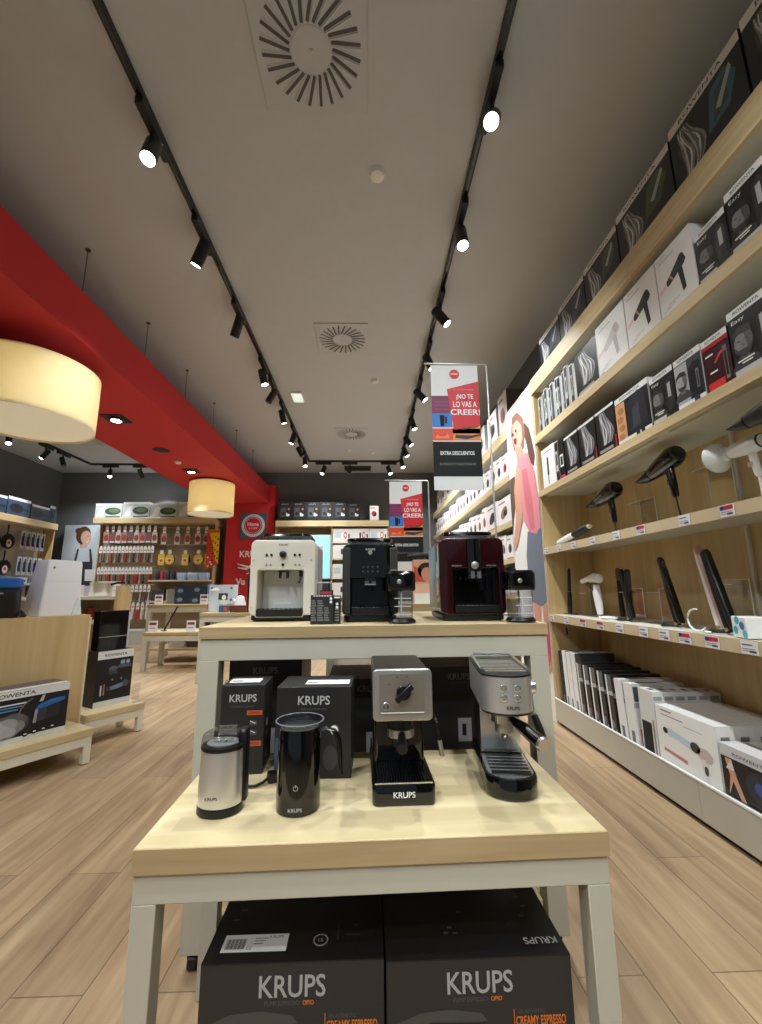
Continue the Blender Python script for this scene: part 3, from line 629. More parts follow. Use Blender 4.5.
# ------------------------------------------------------------------ bean-to-cup machines on the tall table
def beancup(label, x, y, W, Hb, D, front, side, rz, kind):
    t = thing('bean_to_cup_machine', label, 'coffee machine', (x, y, ZU), rz)
    z0 = .022
    out = rr(W, Hb-z0, .022, 6, 0, (Hb+z0)/2)
    bay = {'white': (-.093, .078, .018, .188), 'black': (-.068, .068, .026, .155), 'maroon': (-.07, .095, .03, .186)}[kind]
    hole = rr(bay[1]-bay[0], bay[3]-bay[2], .005, 3, (bay[0]+bay[1])/2, (bay[2]+bay[3])/2)
    b = MB(); b.plate(out, [hole], 0, .1, front, .004); fa = b.build('fascia', t)
    b = MB(); b.plate(rr(W-.004, Hb-z0-.003, .02, 6, 0, (Hb+z0)/2), [], .1005, D, side, .004); b.build('rear_housing', t)
    b = MB(); b.stack([(rr(W-.03, D-.03, .02, 5, 0, D/2), .0008), (rr(W-.012, D-.012, .02, 5, 0, D/2), .006), (rr(W-.012, D-.012, .02, 5, 0, D/2), z0-.0005)], BLACK); b.build('foot_base', t)
    lw = {'white': .185, 'black': .165, 'maroon': .185}[kind]
    b = MB(); b.stack([(rr(lw*.9, .2, .03, 6, 0, .15), Hb+.0005), (rr(lw*.9, .2, .03, 6, 0, .15), Hb+.014)], SMOKE); b.build('bean_hopper', t)
    b = MB(); b.stack([(rr(lw, .22, .035, 6, 0, .15), Hb+.0145), (rr(lw+.008, .228, .037, 6, 0, .15), Hb+.02), (rr(lw+.004, .224, .035, 6, 0, .15), Hb+.028), (rr(lw*.8, .17, .03, 6, 0, .15), Hb+.032)], BLACKG); b.build('hopper_lid', t)
    bz = {'white': m(222, 220, 212, .3, .2, noise=.02), 'black': m(10, 10, 11, .12, noise=0), 'maroon': BLACKG}[kind]
    b = MB(); b.box(bay[0]+.001, bay[1]-.001, .094, .0995, bay[2]+.001, bay[3]-.001, bz); b.build('bay_panel', t)
    b = MB(); b.box(bay[0]+.002, bay[1]-.002, -.012, .092, bay[2]+.0005, bay[2]+.026, BLACK)
    for i in range(10): b.box(bay[0]+.006+i*(bay[1]-bay[0]-.02)/9, bay[0]+.012+i*(bay[1]-bay[0]-.02)/9, -.008, .088, bay[2]+.026, bay[2]+.029, BLACKG)
    b.build('drip_tray', t, bevel=.002)
    cx = {'white': 0, 'black': .002, 'maroon': .02}[kind]
    def knob(px, pz, r, mt, name, hgt=.008):
        b = MB(); b.lathe([(r, .0005), (r, hgt), (r*.85, hgt+.001)], mt, n=20, M=Matrix.Translation((px, 0, pz)) @ Matrix.Rotation(pi/2, 4, 'X')); return b.build(name, fa)
    b = MB(); wt = .034; b.ft('KRUPS', cx*.5, Hb-.018, m(120, 118, 112, .4) if kind == 'white' else GREYT, w=wt, h=.0075, bold=.015); b.build('lettering', fa, smooth=0)
    if kind == 'white':
        knob(0, Hb-.055, .0125, BLACK, 'rotary_knob', .014)
        for px in (-.062, -.044, .044, .062): knob(px, Hb-.057, .0048, BLACK, 'push_button', .004)
        for px in (-.062, -.046, 0, .046, .062): knob(px, Hb-.094, .0034 if px else .0055, m(130, 130, 132, .35) if px else BLACK, 'indicator_button', .003)
        b = MB(); b.box(-.019, .019, .012, .06, .188-.006, .188-.001, BLACK)
        for px in (-.014, .014): b.cyl((px, .03, .183), (px, .026, .158), .0055, BLACK, n=12); b.cyl((px, .026, .1585), (px, .026, .155), .006, SILVER, n=12)
        b.build('coffee_spout', t)
        b = MB(); b.cyl((.064, .03, .187), (.064, .028, .165), .007, BLACK, n=12); b.cyl((.064, .028, .165), (.058, .022, .14), .0045, BLACK, n=10); b.build('steam_nozzle', t)
        b = MB(); b.stack([(rr(.03, .2, .014, 5, -W/2-.017, .2), .03), (rr(.034, .21, .016, 5, -W/2-.0185, .2), .08), (rr(.034, .21, .016, 5, -W/2-.0185, .2), .17), (rr(.026, .19, .012, 5, -W/2-.0145, .2), .2)], BLACK); b.build('water_tank', t)
        b = MB(); b.fr(-.05, .02, .06, .066, WHITE, 2, .0935); b.build('bay_print', t, smooth=0)
        for px, pz in ((.105, .05), (.105, .225), (-.11, .225), (-.11, .05)): knob(px, pz, .0028, SILVER, 'screw_cap', .002)
    else:
        if kind == 'black':
            for sx_ in (-1, 1):
                b = MB(); b.box(min(sx_*.071, sx_*.0985), max(sx_*.071, sx_*.0985), -.004, .09, .03, Hb-.012, m(44, 43, 41, .45)); b.build('side_column', t, bevel=.003)
            b = MB(); b.fr(-.06, .06, .158, Hb-.012, m(6, 6, 7, .06, coat=.5, noise=0), 1)
            b.build('gloss_panel', fa, smooth=0)
            for i in range(4):
                for k in range(2): knob(-.026+i*.0175, Hb-.082-k*.016, .0036, m(70, 70, 72, .3), 'touch_button', .0015)
            knob(0, Hb-.03, .008, SILVER, 'brand_badge', .002)
            sx = .0
        else:
            b = MB(); b.loft([[(x_*s+.008, y_, z_) for x_, y_ in [(-.027, 0), (-.024, -.006), (-.012, -.011), (0, -.0125), (.012, -.011), (.024, -.006), (.027, 0)]] for z_, s in ((.162, .8), (.175, 1), (Hb-.03, 1), (Hb-.004, .95))], BLACKG, closed=False, cap=(0, 0)); b.build('display_column', fa)
            knob(.008, .196, .0135, SILVER, 'brand_badge', .014)
            for sx_ in (-.056, .07):
                b = MB()
                for i in range(4): b.box(sx_-.018+i*.0092, sx_-.018+i*.0092+.0078, -.0032, .0, .193, .1985, CHROME)
                b.build('push_button', fa)
            sx = .01
        zt = bay[3]
        b = MB(); b.box(sx-.018, sx+.018, .0, .06, zt-.012, zt-.001, SILVER if kind == 'maroon' else BLACK)
        for px in (-.0115, .0115):
            b.box(sx+px-.007, sx+px+.007, -.014 if kind == 'maroon' else .008, .03, zt-(.036 if kind == 'maroon' else .018), zt-.0115, CHROME if kind == 'maroon' else SILVER); b.cyl((sx+px, .018, zt-.03), (sx+px, .018, zt-.048), .0045, BLACK, n=10)
        b.box(sx-.02, sx+.02, -.002, .008, zt-.026, zt-.021, CHROME); b.build('coffee_spout', t)
        # milk unit hung on the side
        ju, yo = (.084, -.056) if kind == 'black' else (.124, -.056)
        b = MB(); b.stack([(rr(.088, .1, .012, 5, ju+.018, yo), .107), (rr(.096, .106, .016, 5, ju+.018, yo), .112), (rr(.096, .106, .016, 5, ju+.018, yo), .165), (rr(.086, .096, .02, 5, ju+.018, yo), .174)], BLACKG); mb = b.build('milk_unit_head', t)
        b = MB(); b.stack([(rr(.07, .08, .012, 5, ju+.022, yo), .0165), (rr(.074, .084, .014, 5, ju+.022, yo), .1065)], SMOKE, cap=(1, 0)); b.build('clear_jug', t)
        b = MB()
        for i in range(3): b.box(ju-.006, ju+.05, yo-.044, yo-.0425, .03+i*.026, .0325+i*.026, m(205, 205, 205, .4))
        b.box(ju+.016, ju+.018, yo-.044, yo-.0428, .026, .1, m(205, 205, 205, .4)); b.build('jug_scale', t, smooth=0)
        b = MB(); b.cyl((ju+.02, yo, .018), (ju+.02, yo, .106), .004, m(200, 200, 200, .3), n=10); b.build('milk_tube', t)
        b = MB(); b.stack([(rr(.088, .1, .04, 6, ju+.022, yo), .0008), (rr(.094, .106, .042, 6, ju+.022, yo), .006), (rr(.08, .09, .036, 6, ju+.022, yo), .016)], BLACK); b.build('jug_base', t)
        b = MB(); b.lathe([(.008, .0), (.008, .002), (.006, .003)], SILVER, n=18, M=Matrix.Translation((ju+.01, yo-.053, .138)) @ Matrix.Rotation(pi/2, 4, 'X')); b.build('unit_badge', mb)
        b = MB(); b.box(ju-.018, ju+.004, yo-.04, yo-.01, .175, .179, CHROME if kind == 'black' else BLACK); b.build('release_lever', mb)
    return t
CREAMP = m(214, 208, 194, .32, noise=.015)
beancup('cream and silver bean-to-cup coffee machine with black rotary knob on the tall table', -.323, 1.6, .243, .302, .33, CREAMP, m(150, 148, 144, .4, .3), radians(1), 'white')
beancup('black bean-to-cup coffee machine with milk jug, middle one on the tall table', .006, 1.522, .2, .275, .33, BLACKG, m(30, 30, 29, .4), radians(1), 'black')
beancup('dark maroon bean-to-cup coffee machine with clear milk jug on the tall table', .376, 1.522, .236, .297, .33, m(44, 9, 14, .2, .2, coat=.3, noise=.02), m(150, 158, 164, .3, .7), radians(-1), 'maroon')

# small printed tin between the cream and black machines
t = thing('sample_box', 'small black box printed with grey notes standing beside the cream coffee machine', 'box', (-.146, 1.445, ZU), radians(1))
b = MB(); b.box(-.049, .028, 0, .05, .0005, .096, m(36, 36, 37, .45)); b.box(.0285, .05, .012, .045, .0005, .094, m(26, 26, 27, .45)); b.build('carton', t, bevel=.0015)
b = MB(); g = m(120, 120, 118, .5)
for i, (x0, x1) in enumerate(((-.046, -.03), (-.026, -.006), (-.003, .014))):
    for k in range(9):
        if i == 2 and k > 5: continue
        b.fr(x0, x1-.002*(k*7 % 3), .012+k*.0078, .0165+k*.0078, g, 1)
for px, pz in ((.019, .084), (.019, .073)): b.fe(px, pz, .0045, .0048, WHITE, 1)
for k in range(5): b.fr(.031, .046, .01+k*.009, .0145+k*.009, g, 1, .012)
for px, pz in ((.039, .066), (.039, .055)): b.fe(px, pz, .0045, .0048, WHITE, 1, .012)
b.fr(.028, .048, .085, .09, WHITE, 1, .012); b.build('front_print', t, smooth=0)
b = MB()
for k in range(7): b.box(-.04+k*.009, -.034+k*.009, -.0006, .0, .0915, .0945, WHITE)
b.build('title_print', t, smooth=0)
b = MB(); b.tube([(-.03, .03, .0962), (-.03, .03, .135), (-.027, .03, .138), (.012, .03, .138), (.015, .03, .135), (.015, .03, .0962)], .0022, m(170, 172, 174, .3, .8)); b.build('wire_handle', t)
b = MB(); b.box(-.02, .024, .022, .038, .0965, .112, m(30, 34, 30, .4)); b.fr(-.018, .02, .099, .108, m(196, 40, 60, .5), 1, .022); b.build('folded_card', t)

# ------------------------------------------------------------------ sale banners on their poles
BW = m(226, 226, 224, .5, noise=.02); BRED = m(206, 30, 44, .5, noise=.02); BPUR = m(120, 24, 80, .5, noise=.02); BBLU = m(46, 120, 200, .5, noise=.02); BORG = m(226, 72, 46, .5, noise=.02); BYEL = m(236, 178, 40, .5, noise=.02); BBLK = m(7, 7, 8, .75, noise=.02); BNVY = m(30, 50, 80, .5)
def banner(label, x, y, ztop, zbase, W=.232, H=.635, px=.28, rz=0.0):
    """x: left edge of the hanging sheet; px: offset of the upright from it"""
    t = thing('sale_banner_stand', label, 'sale banner', (x, y, zbase), rz)
    h = ztop - zbase; P = m(200, 202, 200, .3, .5)
    b = MB(); b.box(px-.06, px+.06, -.05, .05, .0006, .006, P); b.build('foot_plate', t, bevel=.001)
    b = MB(); b.tube([(px, 0, .006), (px, 0, h-.03), (px, 0, h-.006), (px-.006, 0, h)], .0045, P); b.tube([(px-.004, 0, h), (-.03, 0, h+.004)], .0042, P); b.build('pole', t)
    b = MB(); b.plate([(0, 0), (W, 0), (W, H), (0, H)], [], -.0008, .0008, BW); s = b.build('hanging_sheet', t, smooth=0, loc=(0, -.006, h-.008-H))
    y0 = -.001; u, v = W, H
    b = MB()
    def R(x0, x1, z0, z1, mt, k=1): b.fr(x0*u, x1*u, z0*v, z1*v, mt, k, y0)
    def P_(pts, mt, k=1): b.fp([(a*u, c*v) for a, c in pts], mt, k, y0)
    R(.0, 1, .105, .375, BBLK); R(0, .45, .6, .745, BPUR); R(0, .42, .49, .6, BBLU); R(0, .42, .385, .48, BORG); R(.42, 1, .385, .48, m(230, 140, 60, .5)); R(.42, 1, .44, .52, BYEL)
    P_([(.33, .8), (1, .865), (1, .5), (.45, .47)], BRED, 2)
    b.fp([(a*u, c*v) for a, c in ((.17, .5), (.25, .5), (.26, .585), (.16, .59))], BBLK, 2, y0); b.fr(.27*u, .31*u, .52*v, .575*v, BBLK, 2, y0)
    P_([(.05, .4), (.35, .4), (.33, .43), (.2, .445), (.08, .425)], m(240, 130, 70, .5), 2); b.fe(.2*u, .432*v, .09*u, .018*v, BORG, 3, y0)
    P_([(.46, .405), (.72, .395), (1, .425), (1, .437), (.8, .425), (.48, .43)], BNVY, 3); P_([(.6, .47), (.95, .49), (.95, .5), (.6, .485)], m(90, 60, 20, .5), 3)
    b.fe(.5*u, .925*v, .105*u, .04*v, BRED, 2, y0, 22); b.fe(.5*u, .925*v, .09*u, .034*v, m(230, 90, 96, .5), 3, y0, 22); b.fe(.5*u, .925*v, .084*u, .0315*v, BRED, 4, y0, 22); b.fr(.43*u, .57*u, .92*v, .931*v, m(240, 200, 200, .5), 5, y0)
    for i in range(3): b.fr(.06*u, .36*u, (.63+.03*i)*v, (.638+.03*i)*v, m(140, 60, 104, .5), 2, y0)
    b.build('printed_picture', s, smooth=0)
    b = MB()
    b.ft('01 - 29 DE NOVIEMBRE', .68*u, .795*v, m(240, 170, 170, .5), w=.42*u, h=.012*v, k=4, y=y0)
    for tx, zz, ww in (('¡NO TE', .735, .36), ('LO VAS A', .675, .5), ('CREER!', .612, .62)): b.ft(tx, .7*u, zz*v, WHITEG, w=ww*u, h=.048*v, k=4, y=y0, bold=.02)
    b.build('red_slogan', s, smooth=0); b = MB()
    b.ft('EXTRA DESCUENTOS', .5*u, .285*v, WHITEG, w=.7*u, h=.03*v, k=3, y=y0, bold=.02); b.build('discount_lettering', s, smooth=0); b = MB(); b.ft('EN PRODUCTOS SELECCIONADOS', .5*u, .2*v, m(130, 130, 128, .5), w=.74*u, h=.018*v, k=3, y=y0); b.build('products_lettering', s, smooth=0)
    return t
banner('tall red, white and black sale banner on a pole behind the maroon machine', .308, 1.9, 2.15, ZU)
# ------------------------------------------------------------------ a second nest of tables behind, with packed goods
T2 = .97
table('pale oak table with cream frame standing directly behind the tall machine table', (.25, 2.55, 0), 1.0, .62, T2, .045, .045, caster=False, rz=0, shelf=.62)
banner('smaller-looking sale banner on a pole behind the black coffee machine', .149, 2.9, 1.82, T2)
t = thing('beauty_device_carton', 'peach carton with a dark-haired face on its front, on the second table behind', 'box', (.385, 2.66, T2), 0)
b = MB(); b.box(-.1, .085, 0, .12, .0005, .27, m(226, 178, 150, .45)); b.fr(-.1, .085, .0, .06, WHITE, 1); b.fr(-.1, .085, .06, .12, m(238, 196, 170, .5), 1)
b.fe(-.02, .2, .055, .052, m(60, 34, 30, .5), 2, 0, 18); b.fe(-.012, .175, .04, .048, m(224, 160, 132, .5), 3, 0, 18, .4); b.fp([(-.1, .13), (-.02, .13), (-.035, .2), (-.1, .23)], m(214, 90, 72, .5), 2)
b.build('carton', t, bevel=.001)
t = thing('hair_tool', 'dark hair tool lying on top of the peach face carton', 'hair tool', (.38, 2.71, T2+.271), .1)
b = MB(); b.tube([(-.13, 0, .02), (-.04, .01, .03), (.06, 0, .03), (.11, -.01, .02)], [.012, .018, .022, .014], BLACKM, n=12); b.build('barrel', t)
b = MB(); b.tube([(.0, .02, .012), (.05, .04, .012), (.1, .03, .012)], .012, BLACKM); b.build('grip', t)
WC = m(226, 222, 214, .45, noise=.02)
for i, (x, W, lb) in enumerate(((-.1, .3, 'white appliance carton on the shelf of the second table, seen between the black cartons'), (.28, .26, 'white carton with brown coffee pictures on the shelf of the second table, middle'), (.58, .22, 'white carton on the shelf of the second table, its aisle end'))):
    b = MB(); b.box(-W/2, W/2, 0, .3, .0005, .2, WC)
    for k in range(3): b.fr(-W/2+.02+k*W/3.3, -W/2+.07+k*W/3.3, .12, .18, (m(150, 104, 70, .5), m(120, 124, 120, .5), m(160, 90, 80, .5))[k], 1); b.fe(-W/2+.045+k*W/3.3, .15, .015, .018, m(40, 34, 30, .4), 2)
    b.fr(-W/2+.02, W/2-.02, .03, .05, m(176, 60, 50, .5), 1)
    tag(b.build('appliance_carton', None, (x, 2.62, .62), bevel=.001), lb, 'box', 'white cartons on the second table shelf')
# ------------------------------------------------------------------ hair-care shelving along the aisle wall
XF = 1.487                                              # front face of the shelf edges
LV = {'A': (.79, .845), 'B': (1.335, 1.388), 'C': (1.835, 1.885), 'D': (2.318, 2.385), 'E': (2.79, 2.93)}
UND = m(206, 204, 190, .5, noise=.02); PLINM = m(186, 181, 166, .45, noise=.02)
def bay(label, y0, y1, end_far=False):
    t = thing('shelving_bay', label, 'shelving', (1.48, y0, 0), 0, 'hair-care shelving bays')
    L = y1 - y0 - .001; o = 1.48
    b = MB(); b.box(1.9-o, 1.925-o, 0, L, .0, 2.93, OAKZ); b.build('back_panel', t, smooth=0)
    b = MB(); b.box(XF+.004-o, 1.899-o, 0, L, .03, .15, PLINM); b.box(XF+.002-o, XF+.02-o, .001, L-.001, .0275, .188, PLINM); b.box(XF+.03-o, 1.88-o, 0, L, .0, .0295, BLACKM); b.build('plinth', t, smooth=0)
    b = MB(); b.box(XF-o, XF+.012-o, 0, L, .1885, .197, WHITE); b.box(XF+.0125-o, 1.899-o, 0, L, .1505, .158, WHITE); b.build('plinth_shelf', t, smooth=0)
    for k, (za, zb) in LV.items():
        dx = 0 if k in 'AB' else .006
        b = MB()
        if k in 'AB':
            b.box(XF+.012-o, 1.899-o, 0, L, zb-.028, zb, UND); b.box(XF-o, XF+.0115-o, 0, L, za, zb+.002, m(206, 186, 152, .35, noise=.03))
        else:
            b.box(XF+.021-o, 1.899-o, 0, L, za+.012, zb, UND); b.box(XF-o, XF+.0205-o, 0, L, za, zb, OAKY)
        s = b.build('shelf', t, smooth=0)
        if k == 'C':
            b = MB(); b.box(XF+.06-o, XF+.075-o, .05, L-.05, za-.002, za+.0115, UND); b.build('under_rail', s, smooth=0)
    b = MB()
    yy = L-.025 if end_far else .02
    if end_far: b.box(XF+.012-o, 1.899-o, L-.022, L, .19, 2.92, OAKZ); b.build('end_panel', t, smooth=0)
    else: b.box(1.885-o, 1.8995-o, L-.035, L-.02, .16, 2.8, UND); b.build('upright', t, smooth=0)
    return t
bay('oak hair-care shelving bay on the entrance side, holding the white diffuser dryer', .55, 2.05)
bay('oak hair-care shelving bay ending at the woman poster panel', 2.05, 3.53, True)

RB = -pi/2                                             # turns a carton's front to face the aisle
def at(y0, y1): return (y0+y1)/2
PHOTO = m(150, 148, 146, .4); SKIN = m(206, 160, 132, .45); NAVY = m(26, 34, 56, .35); SLATE = m(58, 64, 74, .35)
def face(b, cx, cz, s, k=3, dark=True):
    """small grey portrait, turned a little to one side"""
    q = 1 if dark else 1.45; G = lambda v: m(*[min(235, int(v*q))]*3, .4)
    b.fp([(cx-.05*s, cz-.078*s), (cx+.05*s, cz-.078*s), (cx+.036*s, cz-.05*s), (cx+.014*s, cz-.036*s), (cx-.014*s, cz-.034*s), (cx-.036*s, cz-.048*s)], G(46), k)
    b.fp([(cx-.013*s, cz-.05*s), (cx+.012*s, cz-.05*s), (cx+.014*s, cz-.02*s), (cx-.014*s, cz-.02*s)], G(78), k+1)
    b.fe(cx, cz, .029*s, .038*s, G(118), k+1, n=18); b.fp([(cx+.004*s, cz+.036*s), (cx+.022*s, cz+.026*s), (cx+.03*s, cz), (cx+.022*s, cz-.026*s), (cx+.006*s, cz-.037*s), (cx+.01*s, cz-.01*s)], G(74), k+2)
    b.fp([(cx-.028*s, cz-.004*s), (cx-.018*s, cz-.016*s), (cx+.016*s, cz-.018*s), (cx+.028*s, cz-.006*s), (cx+.02*s, cz-.03*s), (cx, cz-.04*s), (cx-.02*s, cz-.03*s)], G(42), k+3)
    b.fp([(cx-.032*s, cz+.01*s), (cx-.03*s, cz+.034*s), (cx-.006*s, cz+.05*s), (cx+.024*s, cz+.044*s), (cx+.033*s, cz+.01*s), (cx+.024*s, cz+.024*s), (cx-.01*s, cz+.03*s), (cx-.024*s, cz+.024*s)], G(28), k+3)
    for e_ in (-.013, .01): b.fr(cx+e_*s-.005*s, cx+e_*s+.004*s, cz+.008*s, cz+.0105*s, G(36), k+4)
    b.fp([(cx-.003*s, cz+.006*s), (cx+.003*s, cz-.008*s), (cx-.004*s, cz-.008*s)], G(92), k+4)
def hair(b, cx, z0, z1, w, k=2):
    """a flowing lock of grey hair made of many fine strands"""
    for i in range(12):
        g = (60, 120, 190, 90, 210, 130, 70, 170, 110, 200, 80, 140)[i]; u = i/11-.5; pts = []; pts2 = []
        for q in range(8):
            v = q/7; zz = z0+(z1-z0)*v; wd = .45+.55*sin(pi*min(1, .25+v*.75)); off = .2*w*sin(v*4.2+.4)+.04*w*sin(v*9+i)
            x = cx+u*w*wd+off; pts.append((x, zz)); pts2.append((x+w*.1*wd, zz))
        b.fp(pts2 + pts[::-1], m(g, g, g+2, .4), k+(i % 3)*.4)
def carton(name, label, x, y, z, W, D, H, design, group=None, rz=RB, body=CARTB, cat='box', bevel=.0012, lean=0.0):
    b = MB(); b.box(-W/2, W/2, 0, D, .0005, H, body); design(b, W, D, H)
    o = b.build(name, None, (x, y, z+.0012), rz, bevel=0, smooth=0)
    if lean: o.rotation_euler = (lean, 0, rz)
    return tag(o, label, cat, group)
BLK = m(16, 16, 18, .3, noise=.03)
def band(b, W, H, D, k=.87, txt='Rowenta', mt=CARD):
    b.fr(-W/2, W/2, H*k, H-.0003, mt, 2); b.quad((-W/2, .0, H+.0004), (W/2, 0, H+.0004), (W/2, D, H+.0004), (-W/2, D, H+.0004), mt)
    if txt: b.ft(txt.upper(), -.02*W, H*(k+1)/2, m(60, 60, 66, .4), w=W*.62, h=H*(1-k)*.42, k=4, bold=.01)
def d_steamer(tint):
    def f(b, W, D, H):
        b.fr(-W/2, W/2, 0, H, m(22, 26, 38, .3), 1); band(b, W, H, D, .86)
        hair(b, -W*.26, .03, H*.8, W*.3, 2)
        b.fp([(W*.02, H*.25), (W*.1, H*.75), (W*.3, H*.82), (W*.42, H*.6), (W*.3, H*.3)], tint, 2); b.fp([(W*.1, H*.3), (W*.16, H*.66), (W*.3, H*.72), (W*.3, H*.4)], m(56, 66, 72, .3), 3); b.fp([(W*.14, H*.45), (W*.36, H*.78), (W*.38, H*.7), (W*.2, H*.4)], m(170, 178, 178, .3), 4)
        b.fr(-W/2, W*.5, 0, H*.075, m(206, 210, 216, .4), 2); b.fr(W*.05, W*.3, .005, H*.1, m(30, 60, 120, .4), 3)
    return f
g = 'garment steamer cartons on the topmost shelf'
ys = [.86, 1.275, 1.69, 2.15, 2.55, 2.95, 3.34]
nn = len(ys)-1
for i in range(nn):
    y0, y1 = ys[i], ys[i+1]; tint = (m(40, 96, 110, .3), m(44, 104, 116, .3), m(74, 88, 40, .3), m(70, 84, 52, .3), m(40, 48, 84, .3), m(52, 60, 76, .3))[i]
    carton('steamer_carton', 'big dark appliance carton with white band on the topmost shelf, %s from the poster' % ORD[nn-1-i], XF+.03, at(y0, y1), LV['E'][1], y1-y0-.012, .3, (.385, .375, .34, .315, .3, .28)[i], d_steamer(tint), g)

# shelf D: thin boxes like a row of books, three white dryer boxes, black groomer boxes
g = 'thin styler cartons on the fourth shelf'
def d_thin(k):
    def f(b, W, D, H):
        b.fr(-W/2+.006, W/2, .0, H*.98, (BLK, m(50, 50, 54, .35), m(28, 28, 32, .35))[k % 3], 1); b.fr(-W/2+.012, W/2-.012, H*.25, H*.75, (m(150, 150, 150, .4), m(96, 96, 100, .4), m(190, 190, 188, .4))[k % 3], 2); b.fr(-W/2+.016, W/2-.02, H*.4, H*.68, m(46, 46, 50, .4), 3)
    return f
y = 3.46
nthin = 10
for i in range(nthin):
    Wd = .062
    carton('styler_carton', 'thin black and white styler carton on the fourth shelf up, %s from the poster panel' % ORD[i], XF+.03+.012*(i % 2), y-Wd/2, LV['D'][1], Wd-.012, .26, .33+.012*((i*7) % 3), d_thin(i), g, body=CARD)
    y -= Wd
def d_hairbox(b, W, D, H):
    b.fr(-W/2, W/2, 0, H, BLK, 1); hair(b, -.06*W, H*.2, H*.92, W*.55, 2); b.fr(-W*.4, W*.3, H*.06, H*.12, m(150, 150, 150, .4), 4)
carton('hair_dryer_carton', 'black carton with swirling grey hair beside the white cartons, fourth shelf', XF+.03, 2.64, LV['D'][1], .29, .2, .335, d_hairbox, body=CARD)
def d_dryer(kind):
    def f(b, W, D, H):
        c = m(56, 52, 54, .4) if kind else m(206, 200, 196, .4); c2 = m(38, 36, 38, .4) if kind else m(190, 186, 182, .4); rg = m(206, 150, 130, .4)
        b.fr(-W/2+.0008, W/2-.0008, 0, H, WHITE, 1)
        a = .5; M = lambda px, pz: (W*.02 + (px*cos(a)-pz*sin(a))*W, H*.56 + (px*sin(a)+pz*cos(a))*W)
        b.fp([M(-.3, -.05), M(-.24, -.075), M(.2, -.13), M(.28, -.1), M(.3, 0), M(.28, .1), M(.2, .13), M(-.24, .075), M(-.3, .05)], c, 2)
        b.fp([M(-.16, -.085), M(-.12, -.09), M(-.12, .09), M(-.16, .085)], rg if kind else m(220, 200, 194, .4), 3)
        b.fp([(W*.08, H*.52), (W*.2, H*.56), (W*.24, H*.2), (W*.15, H*.17)], c2, 3); b.fe(W*.2, H*.66, W*.08, W*.1, c2, 3)
        b.fp([(-W*.46, H*.38), (-W*.24, H*.44), (-W*.24, H*.5), (-W*.44, H*.46)], m(240, 200, 204, .5), 3)
        b.fr(-W*.4, W*.05, H*.86, H*.875, m(170, 168, 172, .5), 2); b.ft('ROWENTA', -W*.3, H*.93, m(150, 150, 154, .5), w=W*.26, h=H*.022, k=2)
        for q in range(3): b.fr(-W*.42+.02*q, -W*.2+.03*q, H*(.1+.03*q), H*(.11+.03*q), m(190, 188, 190, .5), 2)
        b.fr(-W*.45, -W*.3, H*.04, H*.07, m(40, 40, 42, .4), 2) if not kind else None
    return f
g = 'white hair dryer cartons on the fourth shelf'
for i, (y0, y1, k, lb) in enumerate(((2.17, 2.48, 0, 'white carton with a pale dryer picture on the fourth shelf'), (1.895, 2.165, 1, 'white black-dryer carton between two other white cartons on the fourth shelf'), (1.645, 1.89, 1, 'white black-dryer carton beside the black groomer cartons, fourth shelf'))):
    carton('hair_dryer_carton', lb, XF+.025, at(y0, y1), LV['D'][1], y1-y0-.003, .22, .355, d_dryer(k), g, body=m(214, 212, 208, .4))
